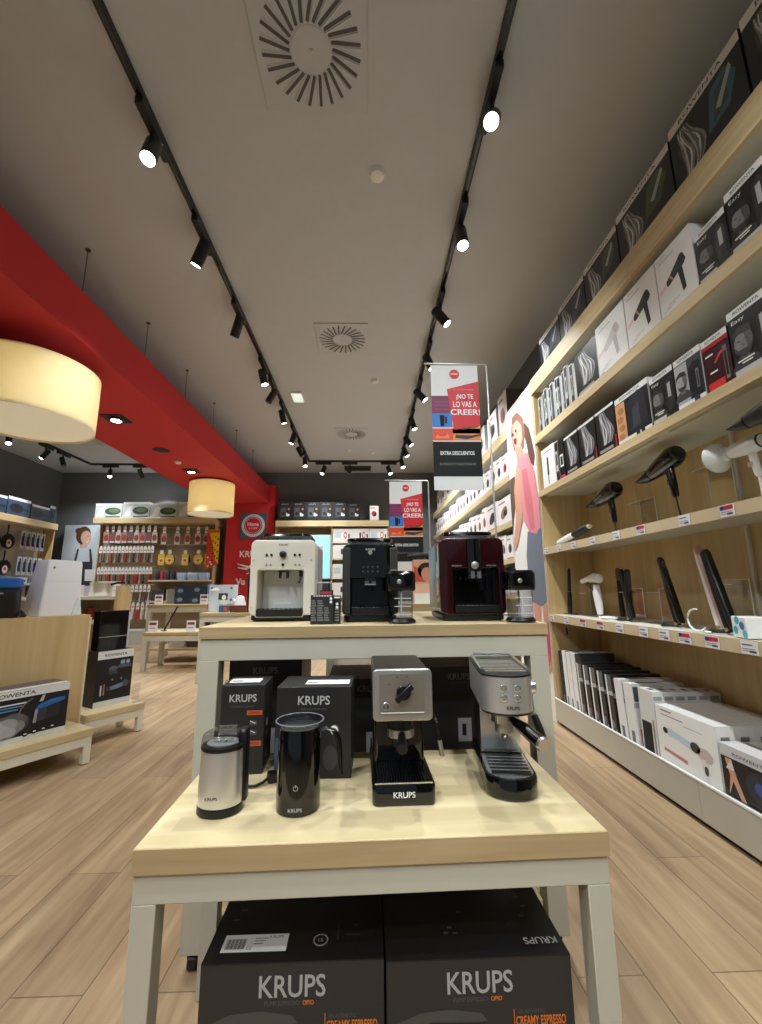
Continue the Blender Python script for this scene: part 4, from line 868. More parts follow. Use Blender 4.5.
def d_groom(kind):
    def f(b, W, D, H):
        base = {'red': m(150, 22, 28, .3), 'grey': m(60, 62, 66, .35), 'navy': m(34, 38, 46, .3)}.get(kind, BLK)
        b.fr(-W/2, W/2, 0, H, base, 1); band(b, W, H, D, .88)
        if kind == 'red':
            b.fr(-W/2, W/2, 0, H*.8, m(54, 12, 16, .3), 2); b.fr(-W/2, W/2, H*.78, H*.86, m(180, 26, 30, .3), 2); b.tube  # device ring below
            b.fp([(-.1*W, H*.5), (.1*W, H*.62), (.28*W, H*.66), (.3*W, H*.62), (.12*W, H*.57), (-.04*W, H*.48)], m(200, 60, 60, .3), 3)
            b.fr(.26*W, .4*W, H*.1, H*.7, m(120, 116, 118, .25), 3); b.fr(.29*W, .37*W, H*.16, H*.6, m(40, 12, 14, .3), 4); b.fr(-.42*W, .2*W, H*.02, H*.17, m(214, 40, 40, .4), 3)
            b.fr(-.4*W, -.1*W, H*.66, H*.69, WHITE, 3); b.fr(-.3*W, 0, H*.33, H*.36, WHITE, 3)
        elif kind == 'grey':
            b.fr(-W/2, -.02*W, 0, H*.86, m(176, 178, 186, .4), 2); face(b, -.26*W, H*.5, W/.12*.8, 3, False); b.fp([(0, H*.12), (.0, H*.66), (.2*W, H*.78), (.46*W, H*.74), (.46*W, H*.12)], m(24, 26, 36, .3), 2); b.fr(.26*W, .36*W, H*.25, H*.6, m(120, 124, 130, .3), 3); b.fr(.29*W, .33*W, H*.28, H*.56, BLK, 4)
            b.fr(-W/2, W/2, 0, H*.1, WHITE, 3); b.fr(.1*W, .3*W, H*.03, H*.12, m(40, 50, 100, .4), 4)
        elif kind == 'body':
            b.fr(-W/2, -.2*W, 0, H*.86, m(206, 150, 104, .4), 2)
            for q in range(4): b.fe(-.37*W+.04*W*(q % 2), H*(.15+.18*q), .1*W, H*.07, m(172, 116, 76, .4), 3)
            b.fp([(-.18*W, H*.12), (-.1*W, H*.8), (.2*W, H*.9), (.38*W, H*.84), (.44*W, H*.12)], m(30, 34, 42, .3), 2); b.fp([(-.02*W, H*.2), (.02*W, H*.6), (.2*W, H*.66), (.22*W, H*.2)], m(54, 60, 70, .3), 3)
            b.fr(-W/2, W/2, 0, H*.09, m(216, 216, 214, .4), 3)
            for q in range(2): b.fr((.06+.14*q)*W, (.17+.14*q)*W, H*.03, H*.12, m(30, 32, 40, .4), 4)
        else:
            face(b, -.2*W, H*.45, W/.12*.95, 2); b.ft('Easy', -.25*W, H*.8, WHITE, w=W*.32, h=H*.075, k=3)
            b.fp([(.12*W, H*.1), (.14*W, H*.72), (.3*W, H*.8), (.44*W, H*.7), (.42*W, H*.1)], m(44, 46, 48, .25), 2); b.fp([(.22*W, H*.4), (.22*W, H*.68), (.34*W, H*.7), (.34*W, H*.4)], m(170, 172, 172, .2), 3)
            b.fr(-.4*W, 0, H*.2, H*.22, WHITE, 4); b.fr(-.3*W, -.05*W, H*.16, H*.18, WHITE, 4)
            b.fr(-W/2, (.05 if kind == 'easy' else .46)*W, 0, H*.1, m(190, 190, 190, .35), 3)
            if kind == 'foil': b.fp([(.2*W, H*.06), (.5*W, H*.16), (.5*W, H*.4), (.3*W, H*.3)], m(200, 196, 150, .2), 4)
    return f
g = 'groomer cartons on the fourth shelf'
carton('groomer_carton', 'black groomer carton touching the white dryer cartons on the fourth shelf', XF+.02, 1.545, LV['D'][1], .165, .12, .255, d_groom('easy'), g)
carton('groomer_carton', 'black groomer carton with silver shine, second from the white dryer boxes', XF+.02, 1.365, LV['D'][1], .18, .12, .29, d_groom('foil'), g)
carton('groomer_carton', 'black and red groomer carton on the fourth shelf, third from the white dryer boxes', XF+.02, 1.19, LV['D'][1], .16, .12, .29, d_groom('red'), g)
# shelf C
g = 'styling cartons on the third shelf'
def d_curl(b, W, D, H):
    b.fr(-W/2, W/2, 0, H, WHITE, 1); b.fr(-.1*W, .02*W, H*.3, H*.75, BLK, 2); b.fr(-.08*W, 0, H*.08, H*.3, m(150, 150, 150, .4), 2); b.fr(-.35*W, .3*W, H*.88, H*.91, m(150, 150, 156, .4), 2)
carton('curling_iron_carton', 'tall white curling iron carton beside the poster on the third shelf', XF+.02, 3.33, LV['C'][1], .24, .1, .34, d_curl, g, body=CARD)
def d_x(b, W, D, H):
    b.fr(-W/2, W/2, 0, H, BLK, 1); b.fr(-.3*W, .3*W, H*.3, H*.6, WHITE, 2); b.fr(-.2*W, .2*W, H*.34, H*.56, BLK, 3); b.fr(-.4*W, .4*W, .005, H*.1, m(190, 40, 90, .4), 2)
carton('curling_iron_carton', 'narrow white carton next to the tall curling iron carton on the third shelf', XF+.02, 3.17, LV['C'][1], .06, .16, .33, d_thin(2), g, body=CARD)
carton('curling_iron_carton', 'narrow black carton with pink foot on the third shelf', XF+.02, 3.09, LV['C'][1], .09, .16, .325, d_x, g)
for i, (y0, y1) in enumerate(((2.82, 3.03), (2.59, 2.81), (2.365, 2.58))):
    carton('hair_dryer_carton', 'black carton with grey flowing hair on the third shelf, %s from the poster' % ORD[i], XF+.02, at(y0, y1), LV['C'][1], y1-y0-.004, .16, .3, lambda b, W, D, H: (d_hairbox(b, W, D, H), b.fr(-W/2, W/2, H*.94, H-.0003, CARD, 5), b.fr(W*.42, W/2, 0, H*.3, m(150, 20, 40, .4), 3) if W > .21 else None), g, body=CARTB)
for y0, y1, k, H, lb in ((2.05, 2.355, 'body', .29, 'big dark carton with a bare torso picture on the third shelf'), (1.865, 2.04, 'easy', .26, 'black carton with a bearded man on the third shelf, next to the torso carton'), (1.69, 1.86, 'grey', .258, 'pale carton with a smiling man and dark shaver on the third shelf'), (1.545, 1.685, 'red', .25, 'red and black trimmer carton on the third shelf'), (1.35, 1.54, 'foil', .29, 'black carton with a bearded man beside the red trimmer carton'), (1.15, 1.345, 'easy', .3, 'black man-portrait carton on the third shelf, outermost towards the entrance')):
    carton('groomer_carton', lb, XF+.02, at(y0, y1), LV['C'][1], y1-y0-.004, .13, H, d_groom(k), g, body=CARD if k in ('body', 'grey') else CARTB)

# ---- price tags along the edges of shelves A and B
def pricetag(y, k, red, lab, i, n):
    z = LV[k][0] + .028; W = .075 if k == 'A' else .07
    b = MB(); b.plate(rr(W, .05, .002, 2), [], -.0008, .0008, m(228, 228, 232, .35, noise=0))
    if red: b.fr(-W/2+.003, W/2-.003, .004, .022, m(190, 40, 66, .4), 3); b.fr(-W/2+.003, -W/2+.022, .004, .022, m(50, 56, 110, .4), 4)
    else: b.fr(-W/2+.006, W/2-.02, .008, .014, m(120, 120, 130, .4), 3)
    for q in range(2): b.fr(-W/2+.006, W/2-.012-.02*q, -.006-.008*q, -.003-.008*q, m(140, 140, 150, .4), 3)
    b.fr(.0, W/2-.008, -.018, -.01, m(70, 70, 80, .4), 3)
    tag(b.build('shelf_price_tag', None, (XF-.0035, y, z), RB, smooth=0), lab, 'price tag', 'price tags on the shelf edges')
A_t = [(3.45, 0), (3.2, 0), (2.95, 1), (2.73, 1), (2.52, 0), (2.3, 0), (2.14, 0), (2.0, 1), (1.84, 1), (1.66, 0)]
for i, (y, r) in enumerate(A_t): pricetag(y, 'A', r, '%s price tag on the straightener shelf edge, %s tag from the poster' % ('red-topped' if r else 'white', ORD[i]), i, len(A_t))
B_t = [(3.45, 0), (3.22, 0), (2.98, 0), (2.72, 0), (2.45, 0), (2.22, 1), (1.9, 0), (1.66, 1)]
for i, (y, r) in enumerate(B_t): pricetag(y, 'B', r, '%s price tag on the hair dryer shelf edge, %s tag from the poster' % ('red-topped' if r else 'white', ORD[i]), i, len(B_t))
# ------------------------------------------------------------------ tools shown on shelves A and B
ZA, ZB = LV['A'][1]+.0025, LV['B'][1]+.0025
def stand(label, x, y, z, H=.17, W=.11, rz=RB):
    """bent clear acrylic holder"""
    t = thing('acrylic_stand', label, 'display stand', (x, y, z), rz, 'clear acrylic tool stands')
    b = MB(); b.box(-W/2, W/2, -.06, .06, .0006, .0036, ACRYL); b.build('foot_sheet', t, smooth=0)
    b = MB(); b.box(-W/2, W/2, .055, .058, .0037, H, ACRYL); b.build('back_sheet', t, smooth=0)
    b = MB(); b.box(-W/2, W/2, -.03, .0545, H-.0245, H-.0215, ACRYL); b.build('holding_shelf', t, smooth=0)
    b = MB(); b.box(-W/2, W/2, .0545, .0585, H, H+.0035, ACEDGE); b.box(W/2, W/2+.0035, .055, .058, .0037, H, ACEDGE); b.box(-W/2-.0035, -W/2, .055, .058, .0037, H, ACEDGE); b.box(-W/2, W/2, -.0325, -.0302, H-.0245, H-.0215, ACEDGE); b.build('polished_edge', t, smooth=0)
    return t
def coil(b, x, y, z, r, mt, turns=2.3, rad=.0044):
    pts = []
    for i in range(int(turns*14)):
        a = 2*pi*i/14; k = r*(1+.12*sin(i*.7))
        pts.append((x + k*cos(a), y + .7*k*sin(a), z + .0016 + rad + .0018*(i/14.0) + .0006*sin(i)))
    b.tube(pts, rad, mt, 6)
def dryer(label, x, y, z, mt, mt2, lift, rz, tilt=.25, s=1.0, nozzle=True, cable=True):
    t = thing('hair_dryer', label, 'hair dryer', (x, y, z), rz)
    t.scale = (s, s, s)
    M = Matrix.Translation((0, 0, lift)) @ Matrix.Rotation(-tilt, 4, 'Y')     # barrel along local x, blowing to -x
    L = lambda r_: [(r_*cos(2*pi*i/24), r_*sin(2*pi*i/24)) for i in range(24)]
    MX = M @ Matrix.Rotation(pi/2, 4, 'Y')
    b = MB(); b.lathe([(.02, -.098), (.031, -.09), (.036, -.06), (.042, .0), (.045, .045), (.042, .07), (.03, .086), (.01, .09)], mt, M=MX, n=28); b.build('barrel', t)
    b = MB(); b.lathe([(.024, .0865), (.034, .084), (.036, .078)][::-1], m(60, 60, 62, .4, .4), M=MX, n=24, cap=(0, 1)); b.build('rear_grille', t)
    if nozzle:
        b = MB(); b.loft([[tuple(M @ Vector((xx, w_*cos(2*pi*i/20), h_*sin(2*pi*i/20)))) for i in range(20)] for xx, w_, h_ in ((-.099, .029, .029), (-.115, .028, .027), (-.15, .032, .014), (-.17, .036, .007))], BLACK if mt2 is None else mt2); b.build('nozzle', t)
    b = MB(); b.loft([[(xx + rx_*cos(2*pi*i/16), ry_*sin(2*pi*i/16), zz) for i in range(16)] for xx, zz, rx_, ry_ in ((.018, lift-.032, .023, .017), (.024, lift-.06, .02, .015), (.03, lift-.11, .019, .014), (.034, lift-.15, .017, .012), (.036, lift-.16, .012, .009))], mt); b.build('handle', t)
    b = MB(); b.box(.0, .012, -.006, .006, lift-.1, lift-.075, m(120, 120, 122, .35)); b.build('switch', t, bevel=.001)
    if cable:
        b = MB(); b.tube([(.036, 0, lift-.158), (.04, .0, max(.03, lift-.2)), (.05, .0, .014), (.07, -.01, .006), (.1, .01, .006)], .0035, BLACK); coil(b, .09, .02, .0006, .04, BLACK, 2); b.build('cable', t)
    return t
# shelf B, from the poster outwards
t = thing('hot_air_brush', 'white hot-air brush with black bristle end lying on the dryer shelf by the poster', 'hair tool', (XF+.13, 3.2, ZB), 0)
b = MB(); P0 = Vector((-.03, .24, .04)); P1 = Vector((.01, -.1, .1)); d = P1-P0
b.tube([P0, P0+d*.1, P0+d*.5, P0+d*.62], [.017, .021, .024, .02], WHITEG, 16); b.build('handle', t)
b = MB(); b.tube([P0+d*.625, P0+d*.7, P0+d*1.15, P0+d*1.2], [.02, .026, .027, .018], BLACKM, 18)
for i in range(9):
    for k in range(10):
        a = 2*pi*k/10 + i*.3; q = P0+d*(.7+.05*i); n_ = Vector((cos(a), .3*sin(a), sin(a))); b.cyl(q+n_*.02, q+n_*.032, .0012, BLACKM, n=4)
b.build('brush_head', t)
b = MB(); b.tube([P0+d*1.2, P0+d*1.27], [.018, .015], m(196, 176, 150, .3)); b.build('tip_cap', t)
b = MB(); b.box(-.05, .02, .02, .05, .0012, .045, ACRYL); b.build('rest_block', t)
b = MB(); b.tube([P0, P0-d*.08, (-.02, .27, .02), (.0, .29, .006), (-.06, .2, .006), (-.07, .1, .006), (-.02, .05, .006), (.04, .1, .006)], .004, WHITE); b.build('cable', t)
dryer('gloss black hair dryer with wide nozzle, second tool from the poster on the dryer shelf', XF+.17, 2.78, ZB, BLACKG, None, .232, RB, .2, 1.3)
stand('clear acrylic stand under the black dryer next to the hot-air brush', XF+.3, 2.66, ZB, .24, .15)
t = dryer('gloss black hair dryer raised high in the middle of the dryer shelf', XF+.17, 2.2, ZB, BLACKG, BLACKG, .27, RB, .26, 1.28)
stand('tall clear acrylic stand under the middle black dryer', XF+.3, 2.07, ZB, .3, .15)
t = dryer('white hair dryer with big round diffuser bowl on the dryer shelf', XF+.13, 1.66, ZB, WHITE, WHITE, .29, RB, .02, .87, False, False)
b = MB(); M = Matrix.Translation((-.1, 0, .288)) @ Matrix.Rotation(-.02, 4, 'Y') @ Matrix.Rotation(-pi/2, 4, 'Y') @ Matrix.Rotation(.0, 4, 'X')
b.lathe([(.03, .0), (.034, .03), (.072, .062), (.08, .082), (.078, .088), (.03, .092), (.005, .093)], m(214, 214, 210, .35), M=M, n=30)
for i in range(16):
    a = 2*pi*i/16; b.cyl(M @ Vector((.06*cos(a), .06*sin(a), .09)), M @ Vector((.06*cos(a), .06*sin(a), .108)), .004, m(214, 214, 210, .35), n=6)
b.build('diffuser_bowl', t)
b = MB(); b.tube([(.036, 0, .131), (.038, 0, .04), (.05, .01, .008), (.08, .02, .006), (.12, 0, .006)], .006, WHITE); b.build('cable', t)
b = MB(); b.box(.002, .03, -.0165, -.0155, .18, .205, m(206, 176, 160, .3, .3)); b.build('control_plate', t)
dryer('dark grey hair dryer facing the white diffuser dryer on the dryer shelf', XF+.05, 1.455, ZB, m(30, 31, 33, .35), m(40, 38, 38, .35), .33, RB, .1, 1.0)
# shelf A
def wand(label, x, y, lean, mt, L, r, group=None, rz=RB, brush=False, cable=BLACK, lift=.0):
    t = thing('curling_wand', label, 'hair tool', (x, y, ZA), rz, group)
    s_, c_ = sin(lean), cos(lean)
    Q = lambda q: (s_*q*L, .02*q, lift+.008+c_*q*L)
    b = MB(); b.tube([Q(0), Q(.03), Q(.2), Q(.45), Q(.48)], [r*.7, r, r*1.1, r, r*.8], mt, 14); b.build('handle', t)
    b = MB(); b.tube([Q(.485), Q(.5), Q(.95), Q(1)], [r*.6, r*.8, r*.75, r*.3], BLACKM if not brush else mt, 14); b.build('barrel', t)
    b = MB(); b.tube([Q(0), (s_*-.01, -.01, lift+.006), (-.03, -.03, .005), (-.07, -.02, .005)], .003, cable); coil(b, .06, -.0, .0006, .034, cable, 2.2); b.build('cable', t)
    return t
wand('thin black curling wand standing first from the poster on the straightener shelf', XF+.13, 3.41, .02, BLACK, .36, .016)
stand('clear acrylic stand holding the thin black curling wand', XF+.27, 3.40, ZA, .19, .1)
# white steam brush / styler
t = thing('steam_styler', 'white pistol-shaped hair styler standing second from the poster on the straightener shelf', 'hair tool', (XF+.12, 2.98, ZA), RB); t.scale = (1.35, 1.35, 1.35)
b = MB(); b.tube([(.03, 0, .02), (.028, 0, .05), (.02, 0, .12), (.01, 0, .17)], [.014, .018, .021, .02], WHITEG, 16); b.build('handle', t)
b = MB(); b.tube([(-.13, 0, .19), (-.125, 0, .19), (-.06, 0, .2), (.01, 0, .205), (.05, 0, .2), (.06, 0, .197)], [.008, .013, .016, .026, .024, .012], WHITEG, 18); b.build('styling_head', t)
b = MB(); b.tube([(-.062, 0, .183), (-.09, 0, .178)], .006, BLACK); b.box(.005, .02, -.022, -.018, .14, .17, DARK); b.build('trigger', t)
b = MB(); b.tube([(.03, 0, .02), (.035, -.01, .008), (.06, -.02, .005), (.1, 0, .005), (.11, .02, .005)], .004, WHITE); coil(b, .09, .01, .0006, .04, WHITE, 2); b.build('cable', t)
stand('clear acrylic stand behind the white pistol-shaped styler', XF+.28, 2.85, ZA, .2, .12)
t = thing('hair_brush', 'slim brown handled tool standing behind the white pistol styler', 'hair tool', (XF+.3, 2.98, ZA), RB); t.scale = (1.3, 1.3, 1.3)
b = MB(); b.tube([(0, 0, .005), (0, 0, .03), (0, 0, .2)], [.012, .014, .012], BLACK, 12); b.build('barrel', t)
b = MB(); b.tube([(0, 0, .2005), (0, 0, .23), (0, 0, .262), (0, 0, .268)], [.012, .014, .012, .004], m(120, 76, 56, .4), 12); b.build('tip', t)
def straightener(label, x, y, lean, mt, L, open_, rz=RB, cab=BLACK, mt2=None, side=None):
    t = thing('hair_straightener', label, 'hair straightener', (x, y, ZA), rz)
    for sgn in (0, 1):
        a = -lean - sgn*open_; M = Matrix.Translation((.012, 0, .0105)) @ Matrix.Rotation(a, 4, 'Y')
        M = M @ Matrix.Translation((.029*sgn, 0, .004*sgn))
        b = MB(); b.stack([(rr(.02, .026, .007, 4), .0), (rr(.026, .036, .01, 4), .02), (rr(.026, .039, .01, 4), L*.5), (rr(.025, .036, .01, 4), L*.96), (rr(.015, .024, .007, 4), L)], mt if not (mt2 and sgn) else mt2, M=M); a_ = b.build('arm', t)
        b = MB(); b.box(*((.0131, .0145) if sgn == 0 else (-.0145, -.0131)), -.011, .011, L*.55, L*.95, m(96, 78, 70, .25, .5), M); b.build('heating_plate', a_)
    b = MB(); b.cyl((.012, -.018, .02), (.012, .018, .02), .009, m(180, 150, 96, .3, .7), n=14); b.build('hinge', t)
    if cab is None: return t
    b = MB(); b.tube([(.012, 0, .008), (-.02, -.03, .006), (-.06, -.04, .005), (-.1, -.0, .005)], .0036, cab); coil(b, -.05, .0, .0006, .045, cab, 2.4, .0036); b.build('cable', t)
    return t
straightener('black hair straightener opened in a V, third tool from the poster on the straightener shelf', XF+.13, 2.63, -.06, BLACK, .31, .3)
stand('clear acrylic stand behind the V-opened black straightener', XF+.24, 2.5, ZA, .2, .13)
straightener('wide closed black hair straightener leaning in the middle of the straightener shelf', XF+.12, 2.21, .2, BLACKG, .36, .09)
stand('clear acrylic stand under the wide closed black straightener', XF+.3, 2.08, ZA, .24, .15)
straightener('large black hair straightener leaning beside a white one, under its clear stand', XF+.1, 1.87, .22, BLACK, .37, .05)
straightener('slim white and rose hair straightener behind the large black one', XF+.17, 2.0, .2, WHITEG, .4, .05, RB, None, m(206, 170, 160, .35))
stand('biggest clear acrylic stand, holding the black and white straighteners', XF+.27, 1.74, ZA, .26, .16)
t = thing('white_cable_loop', 'white looped power cable standing in front of the black straightener', 'cable', (XF+.045, 2.03, ZA), RB)
b = MB(); b.tube([(.07+.055*cos(a), -.01, .055+.05*sin(a)) for a in [radians(80+ q*20) for q in range(13)]] + [(.09, .0, .006), (.12, .01, .005)], .0042, WHITE); b.build('cable', t)
t = thing('sample_cube', 'small white cube with blue dots at the outer end of the straightener shelf', 'box', (XF+.03, 1.73, ZA), RB-.25)
b = MB(); b.box(-.05, .05, 0, .09, .0006, .085, WHITE); 
for px, pz, c in ((-.025, .03, (40, 170, 190)), (.02, .05, (30, 120, 180)), (-.01, .07, (60, 180, 200)), (.035, .018, (90, 190, 210))): b.fe(px, pz, .016, .017, m(*c, .4), 1)
b.build('cube_body', t, bevel=.004)
b = MB(); b.cyl((-.05, .03, .043), (-.05, .06, .043), .001, WHITE); b.build('tear_strip', t)
# key-hole hook under shelf A
t = thing('security_tag', 'dark security tag hanging under the straightener shelf by the end panel', 'security tag', (XF+.04, 3.3, .786), RB)
b = MB(); b.tube([(0, .0, .003), (.012, 0, -.01), (0, 0, -.028), (-.012, 0, -.01), (0, 0, .003)], .002, m(190, 170, 130, .4)); b.build('loop', t)
b = MB(); b.stack([(rr(.022, .014, .005), -.085), (rr(.014, .012, .005), -.03)], BLACKM); b.build('tag_body', t)

# ------------------------------------------------------------------ plinth level: leaning flat boxes, then big white cartons
g = 'flat cartons standing on edge on the bottom shelf'
Z0 = .1585
def flat(label, y, T, H, D, front, spine, lean=.07, kind=0):
    t = thing('flat_carton', label, 'box', (XF+.027, y, Z0), 0, g)
    M = Matrix.Rotation(-lean, 4, 'X')
    b = MB(); b.box(0, D, -T/2, T/2, .0035, H, spine, M)
    def F(x0, x1, z0, z1, mt, k): b.add([(x0, -T/2-.0005*k, z0), (x1, -T/2-.0005*k, z0), (x1, -T/2-.0005*k, z1), (x0, -T/2-.0005*k, z1)], [(0, 1, 2, 3)], mt, M)
    F(.004, D, .004, H, front, 1); F(.004, D, H*.62, H*.7, m(150, 150, 152, .4), 2); F(.01, D*.6, H*.72, H*.95, m(70, 70, 74, .4), 2); F(.04, D*.5, H*.1, H*.6, m(56, 48, 44, .4), 2)
    if kind == 1: F(.02, .12, H*.06, H*.3, m(176, 110, 90, .4), 3); F(.03, .1, H*.36, H*.55, m(190, 190, 196, .4), 3)
    b.add([(-.0005, -T*.2, .03), (-.0005, -T*.2, .09), (-.0005, T*.2, .09), (-.0005, T*.2, .03)], [(3, 2, 1, 0)], m(120, 110, 110, .4), M)
    if spine is DK:
        def S(y0, y1, z0, z1, mt, k): b.add([(-.0005*k, y0, z0), (-.0005*k, y1, z0), (-.0005*k, y1, z1), (-.0005*k, y0, z1)], [(3, 2, 1, 0)], mt, M)
        S(T*.24, T/2, .006, H, CARD, 1); S(-T/2, T*.24, H*.66, H*.73, m(176, 176, 176, .4), 1); S(-T/2, T*.24, H*.74, H*.99, m(92, 92, 94, .4), 1); S(-T/2, T*.24, H*.05, H*.12, m(150, 146, 142, .4), 1)
    b.build('carton_body', t, smooth=0)
    b = MB()
    for q in range(8): b.add([(.06+q*.016, -T*.3, H+.0005), (.07+q*.016, -T*.3, H+.0005), (.07+q*.016, T*.3, H+.0005), (.06+q*.016, T*.3, H+.0005)], [(0, 1, 2, 3)], BLACKM if spine is CARD else m(120, 120, 120, .4), M)
    b.build('edge_print', t, smooth=0)
SP = CARD; DK = m(34, 31, 30, .4); GR = m(70, 70, 72, .4); WF = m(206, 204, 200, .4)
specs = [(3.40, .05, .41, .3, DK, BLACKM, 0), (3.335, .055, .42, .3, GR, SP, 1), (3.265, .06, .42, .3, WF, SP, 0), (3.19, .06, .42, .3, GR, SP, 1), (3.105, .065, .365, .32, DK, DK, 0), (3.015, .065, .365, .32, DK, DK, 0), (2.925, .065, .365, .32, DK, DK, 0), (2.83, .065, .36, .32, DK, DK, 0), (2.735, .065, .355, .32, DK, DK, 0), (2.635, .07, .35, .32, WF, SP, 1), (2.54, .075, .345, .32, WF, SP, 1)]
for i, (y, T, H, D, fm, sm, k) in enumerate(specs):
    flat('flat %s carton on edge on the bottom shelf, %s from the end panel' % ('all-black' if sm is BLACKM else ('dark' if sm is DK else 'white-edged'), ORD[i]), y, T, H, D, fm, sm, .075, k)
g2 = 'white styler cartons on the bottom shelf'
def d_straight(b, W, D, H):
    b.fr(-W/2, W/2, .001, H, WHITE, 1); b.fr(-.1*W, .15*W, H*.1, H*.55, BLACK, 2); b.fr(.22*W, .34*W, H*.05, H*.6, m(120, 116, 116, .4), 2); b.fr(-.35*W, .1*W, H*.86, H*.88, m(150, 150, 156, .4), 2)
for i in range(6):
    yy = 2.445 - i*.001; xx = XF+.027 + i*.063
    b = MB(); b.box(0, .0615, -.06, .06, .0006, .345-.002*i, m(216, 215, 212, .4))
    if i == 0:
        b.quad((-.0005, .05, .02), (-.0005, -.03, .02), (-.0005, -.03, .18), (-.0005, .05, .18), BLACKM); b.quad((-.0005, -.04, .02), (-.0005, -.052, .02), (-.0005, -.052, .2), (-.0005, -.04, .2), m(130, 126, 124, .4))
    b.quad((.004, -.0605, .3), (.05, -.0605, .3), (.05, -.0605, .32), (.004, -.0605, .32), m(150, 150, 152, .4)); b.quad((.02, -.02, .3456-.002*i), (.045, -.02, .3456-.002*i), (.045, .02, .3456-.002*i), (.02, .02, .3456-.002*i), m(80, 80, 84, .4))
    tag(b.build('styler_carton', None, (xx, 2.40, Z0), 0, smooth=0), 'tall plain white styler carton in the file on the bottom shelf, %s from the aisle' % ORD[i], 'box', g2)
def d_big(b, W, D, H):
    b.fr(-W/2, W/2, .001, H, WHITE, 1)
    b.fp([(-.34*W, H*.62), (-.28*W, H*.68), (-.1*W, H*.64), (.12*W, H*.6), (.2*W, H*.54), (.12*W, H*.47), (-.1*W, H*.54), (-.3*W, H*.55)], m(190, 214, 222, .4), 2)
    b.fe(-.34*W, H*.615, .045*W, H*.05, BLACK, 3); b.fe(.16*W, H*.55, .08*W, H*.08, m(60, 50, 50, .4), 3); b.fe(.3*W, H*.5, .12*W, H*.1, m(196, 180, 176, .4), 3)
    b.fp([(.22*W, H*.42), (.3*W, H*.44), (.36*W, H*.1), (.28*W, H*.06)], m(226, 222, 220, .4), 4); b.fe(.3*W, H*.28, .03*W, H*.07, m(70, 66, 70, .4), 5)
    b.fp([(-.4*W, H*.32), (0, H*.28), (0, H*.22), (-.4*W, H*.27)], m(196, 130, 116, .4), 2); b.fr(-.4*W, 0, H*.86, H*.875, m(150, 150, 156, .4), 2); b.fr(-.4*W, -.2*W, H*.93, H*.95, m(110, 110, 116, .4), 2); b.fr(0, .3*W, H*.8, H*.81, m(170, 170, 176, .4), 2)
g3 = 'big white dryer cartons on the bottom shelf'
for i in range(4):
    yy = 2.13; D = .088
    def dd(b, W, Dp, H, i=i):
        if i == 0: d_big(b, W, Dp, H)
        b.quad((W/2+.0005, .02, H*.6), (W/2+.0005, .06, H*.6), (W/2+.0005, .06, H*.85), (W/2+.0005, .02, H*.85), m(120, 120, 124, .4)); b.quad((W/2+.0008, .03, H*.7), (W/2+.0008, .05, H*.7), (W/2+.0008, .05, H*.8), (W/2+.0008, .03, H*.8), BLACKM)
    carton('hair_dryer_carton', 'big white dryer carton on the bottom shelf, %s from the aisle in its file' % ORD[i], XF+.027+i*(D+.002), yy, Z0, .39, D, .29, dd, g3, body=m(222, 221, 218, .4))
def d_epil(b, W, D, H):
    b.fr(-W/2, W/2, .001, H, m(206, 205, 204, .4), 1); b.fr(-W/2+.004, W/2-.002, H*.14, H*.8, m(26, 28, 32, .3), 2); b.ft('ROWENTA', -.14*W, H*.88, m(80, 80, 86, .4), w=W*.4, h=H*.055, k=3)
    b.fp([(-.44*W, H*.16), (-.4*W, H*.5), (-.44*W, H*.78), (-.36*W, H*.78), (-.32*W, H*.5), (-.24*W, H*.16), (-.3*W, H*.16), (-.37*W, H*.42)], SKIN, 3); b.fp([(-.44*W, H*.6), (-.36*W, H*.78), (-.34*W, H*.6)], m(226, 214, 206, .4), 4)
    b.fe(-.02*W, H*.5, .2*W, H*.26, m(46, 50, 60, .3), 3); b.fe(.16*W, H*.42, .12*W, H*.3, m(150, 160, 168, .3), 4); b.fe(.16*W, H*.44, .08*W, H*.2, m(70, 150, 170, .3), 5); b.fe(-.06*W, H*.5, .06*W, H*.1, m(60, 84, 150, .3), 5)
    b.fr(-.3*W, -.1*W, H*.05, H*.09, m(120, 120, 124, .4), 3); b.fr(.2*W, .44*W, H*.02, H*.12, m(40, 44, 56, .4), 3)
for i in range(4):
    D = .085
    carton('epilator_carton', 'low silver epilator carton on the bottom shelf, %s from the aisle in its file' % ORD[i], XF+.027+i*(D+.002), 1.72, Z0, .41, D, .235-.004*i, d_epil if i == 0 else (lambda b, W, D, H: b.quad((-W/2+.02, .01, H+.0005), (W/2-.02, .01, H+.0005), (W/2-.02, .03, H+.0005), (-W/2+.02, .03, H+.0005), m(150, 150, 154, .4))), 'epilator cartons on the bottom shelf', body=m(206, 205, 204, .4))
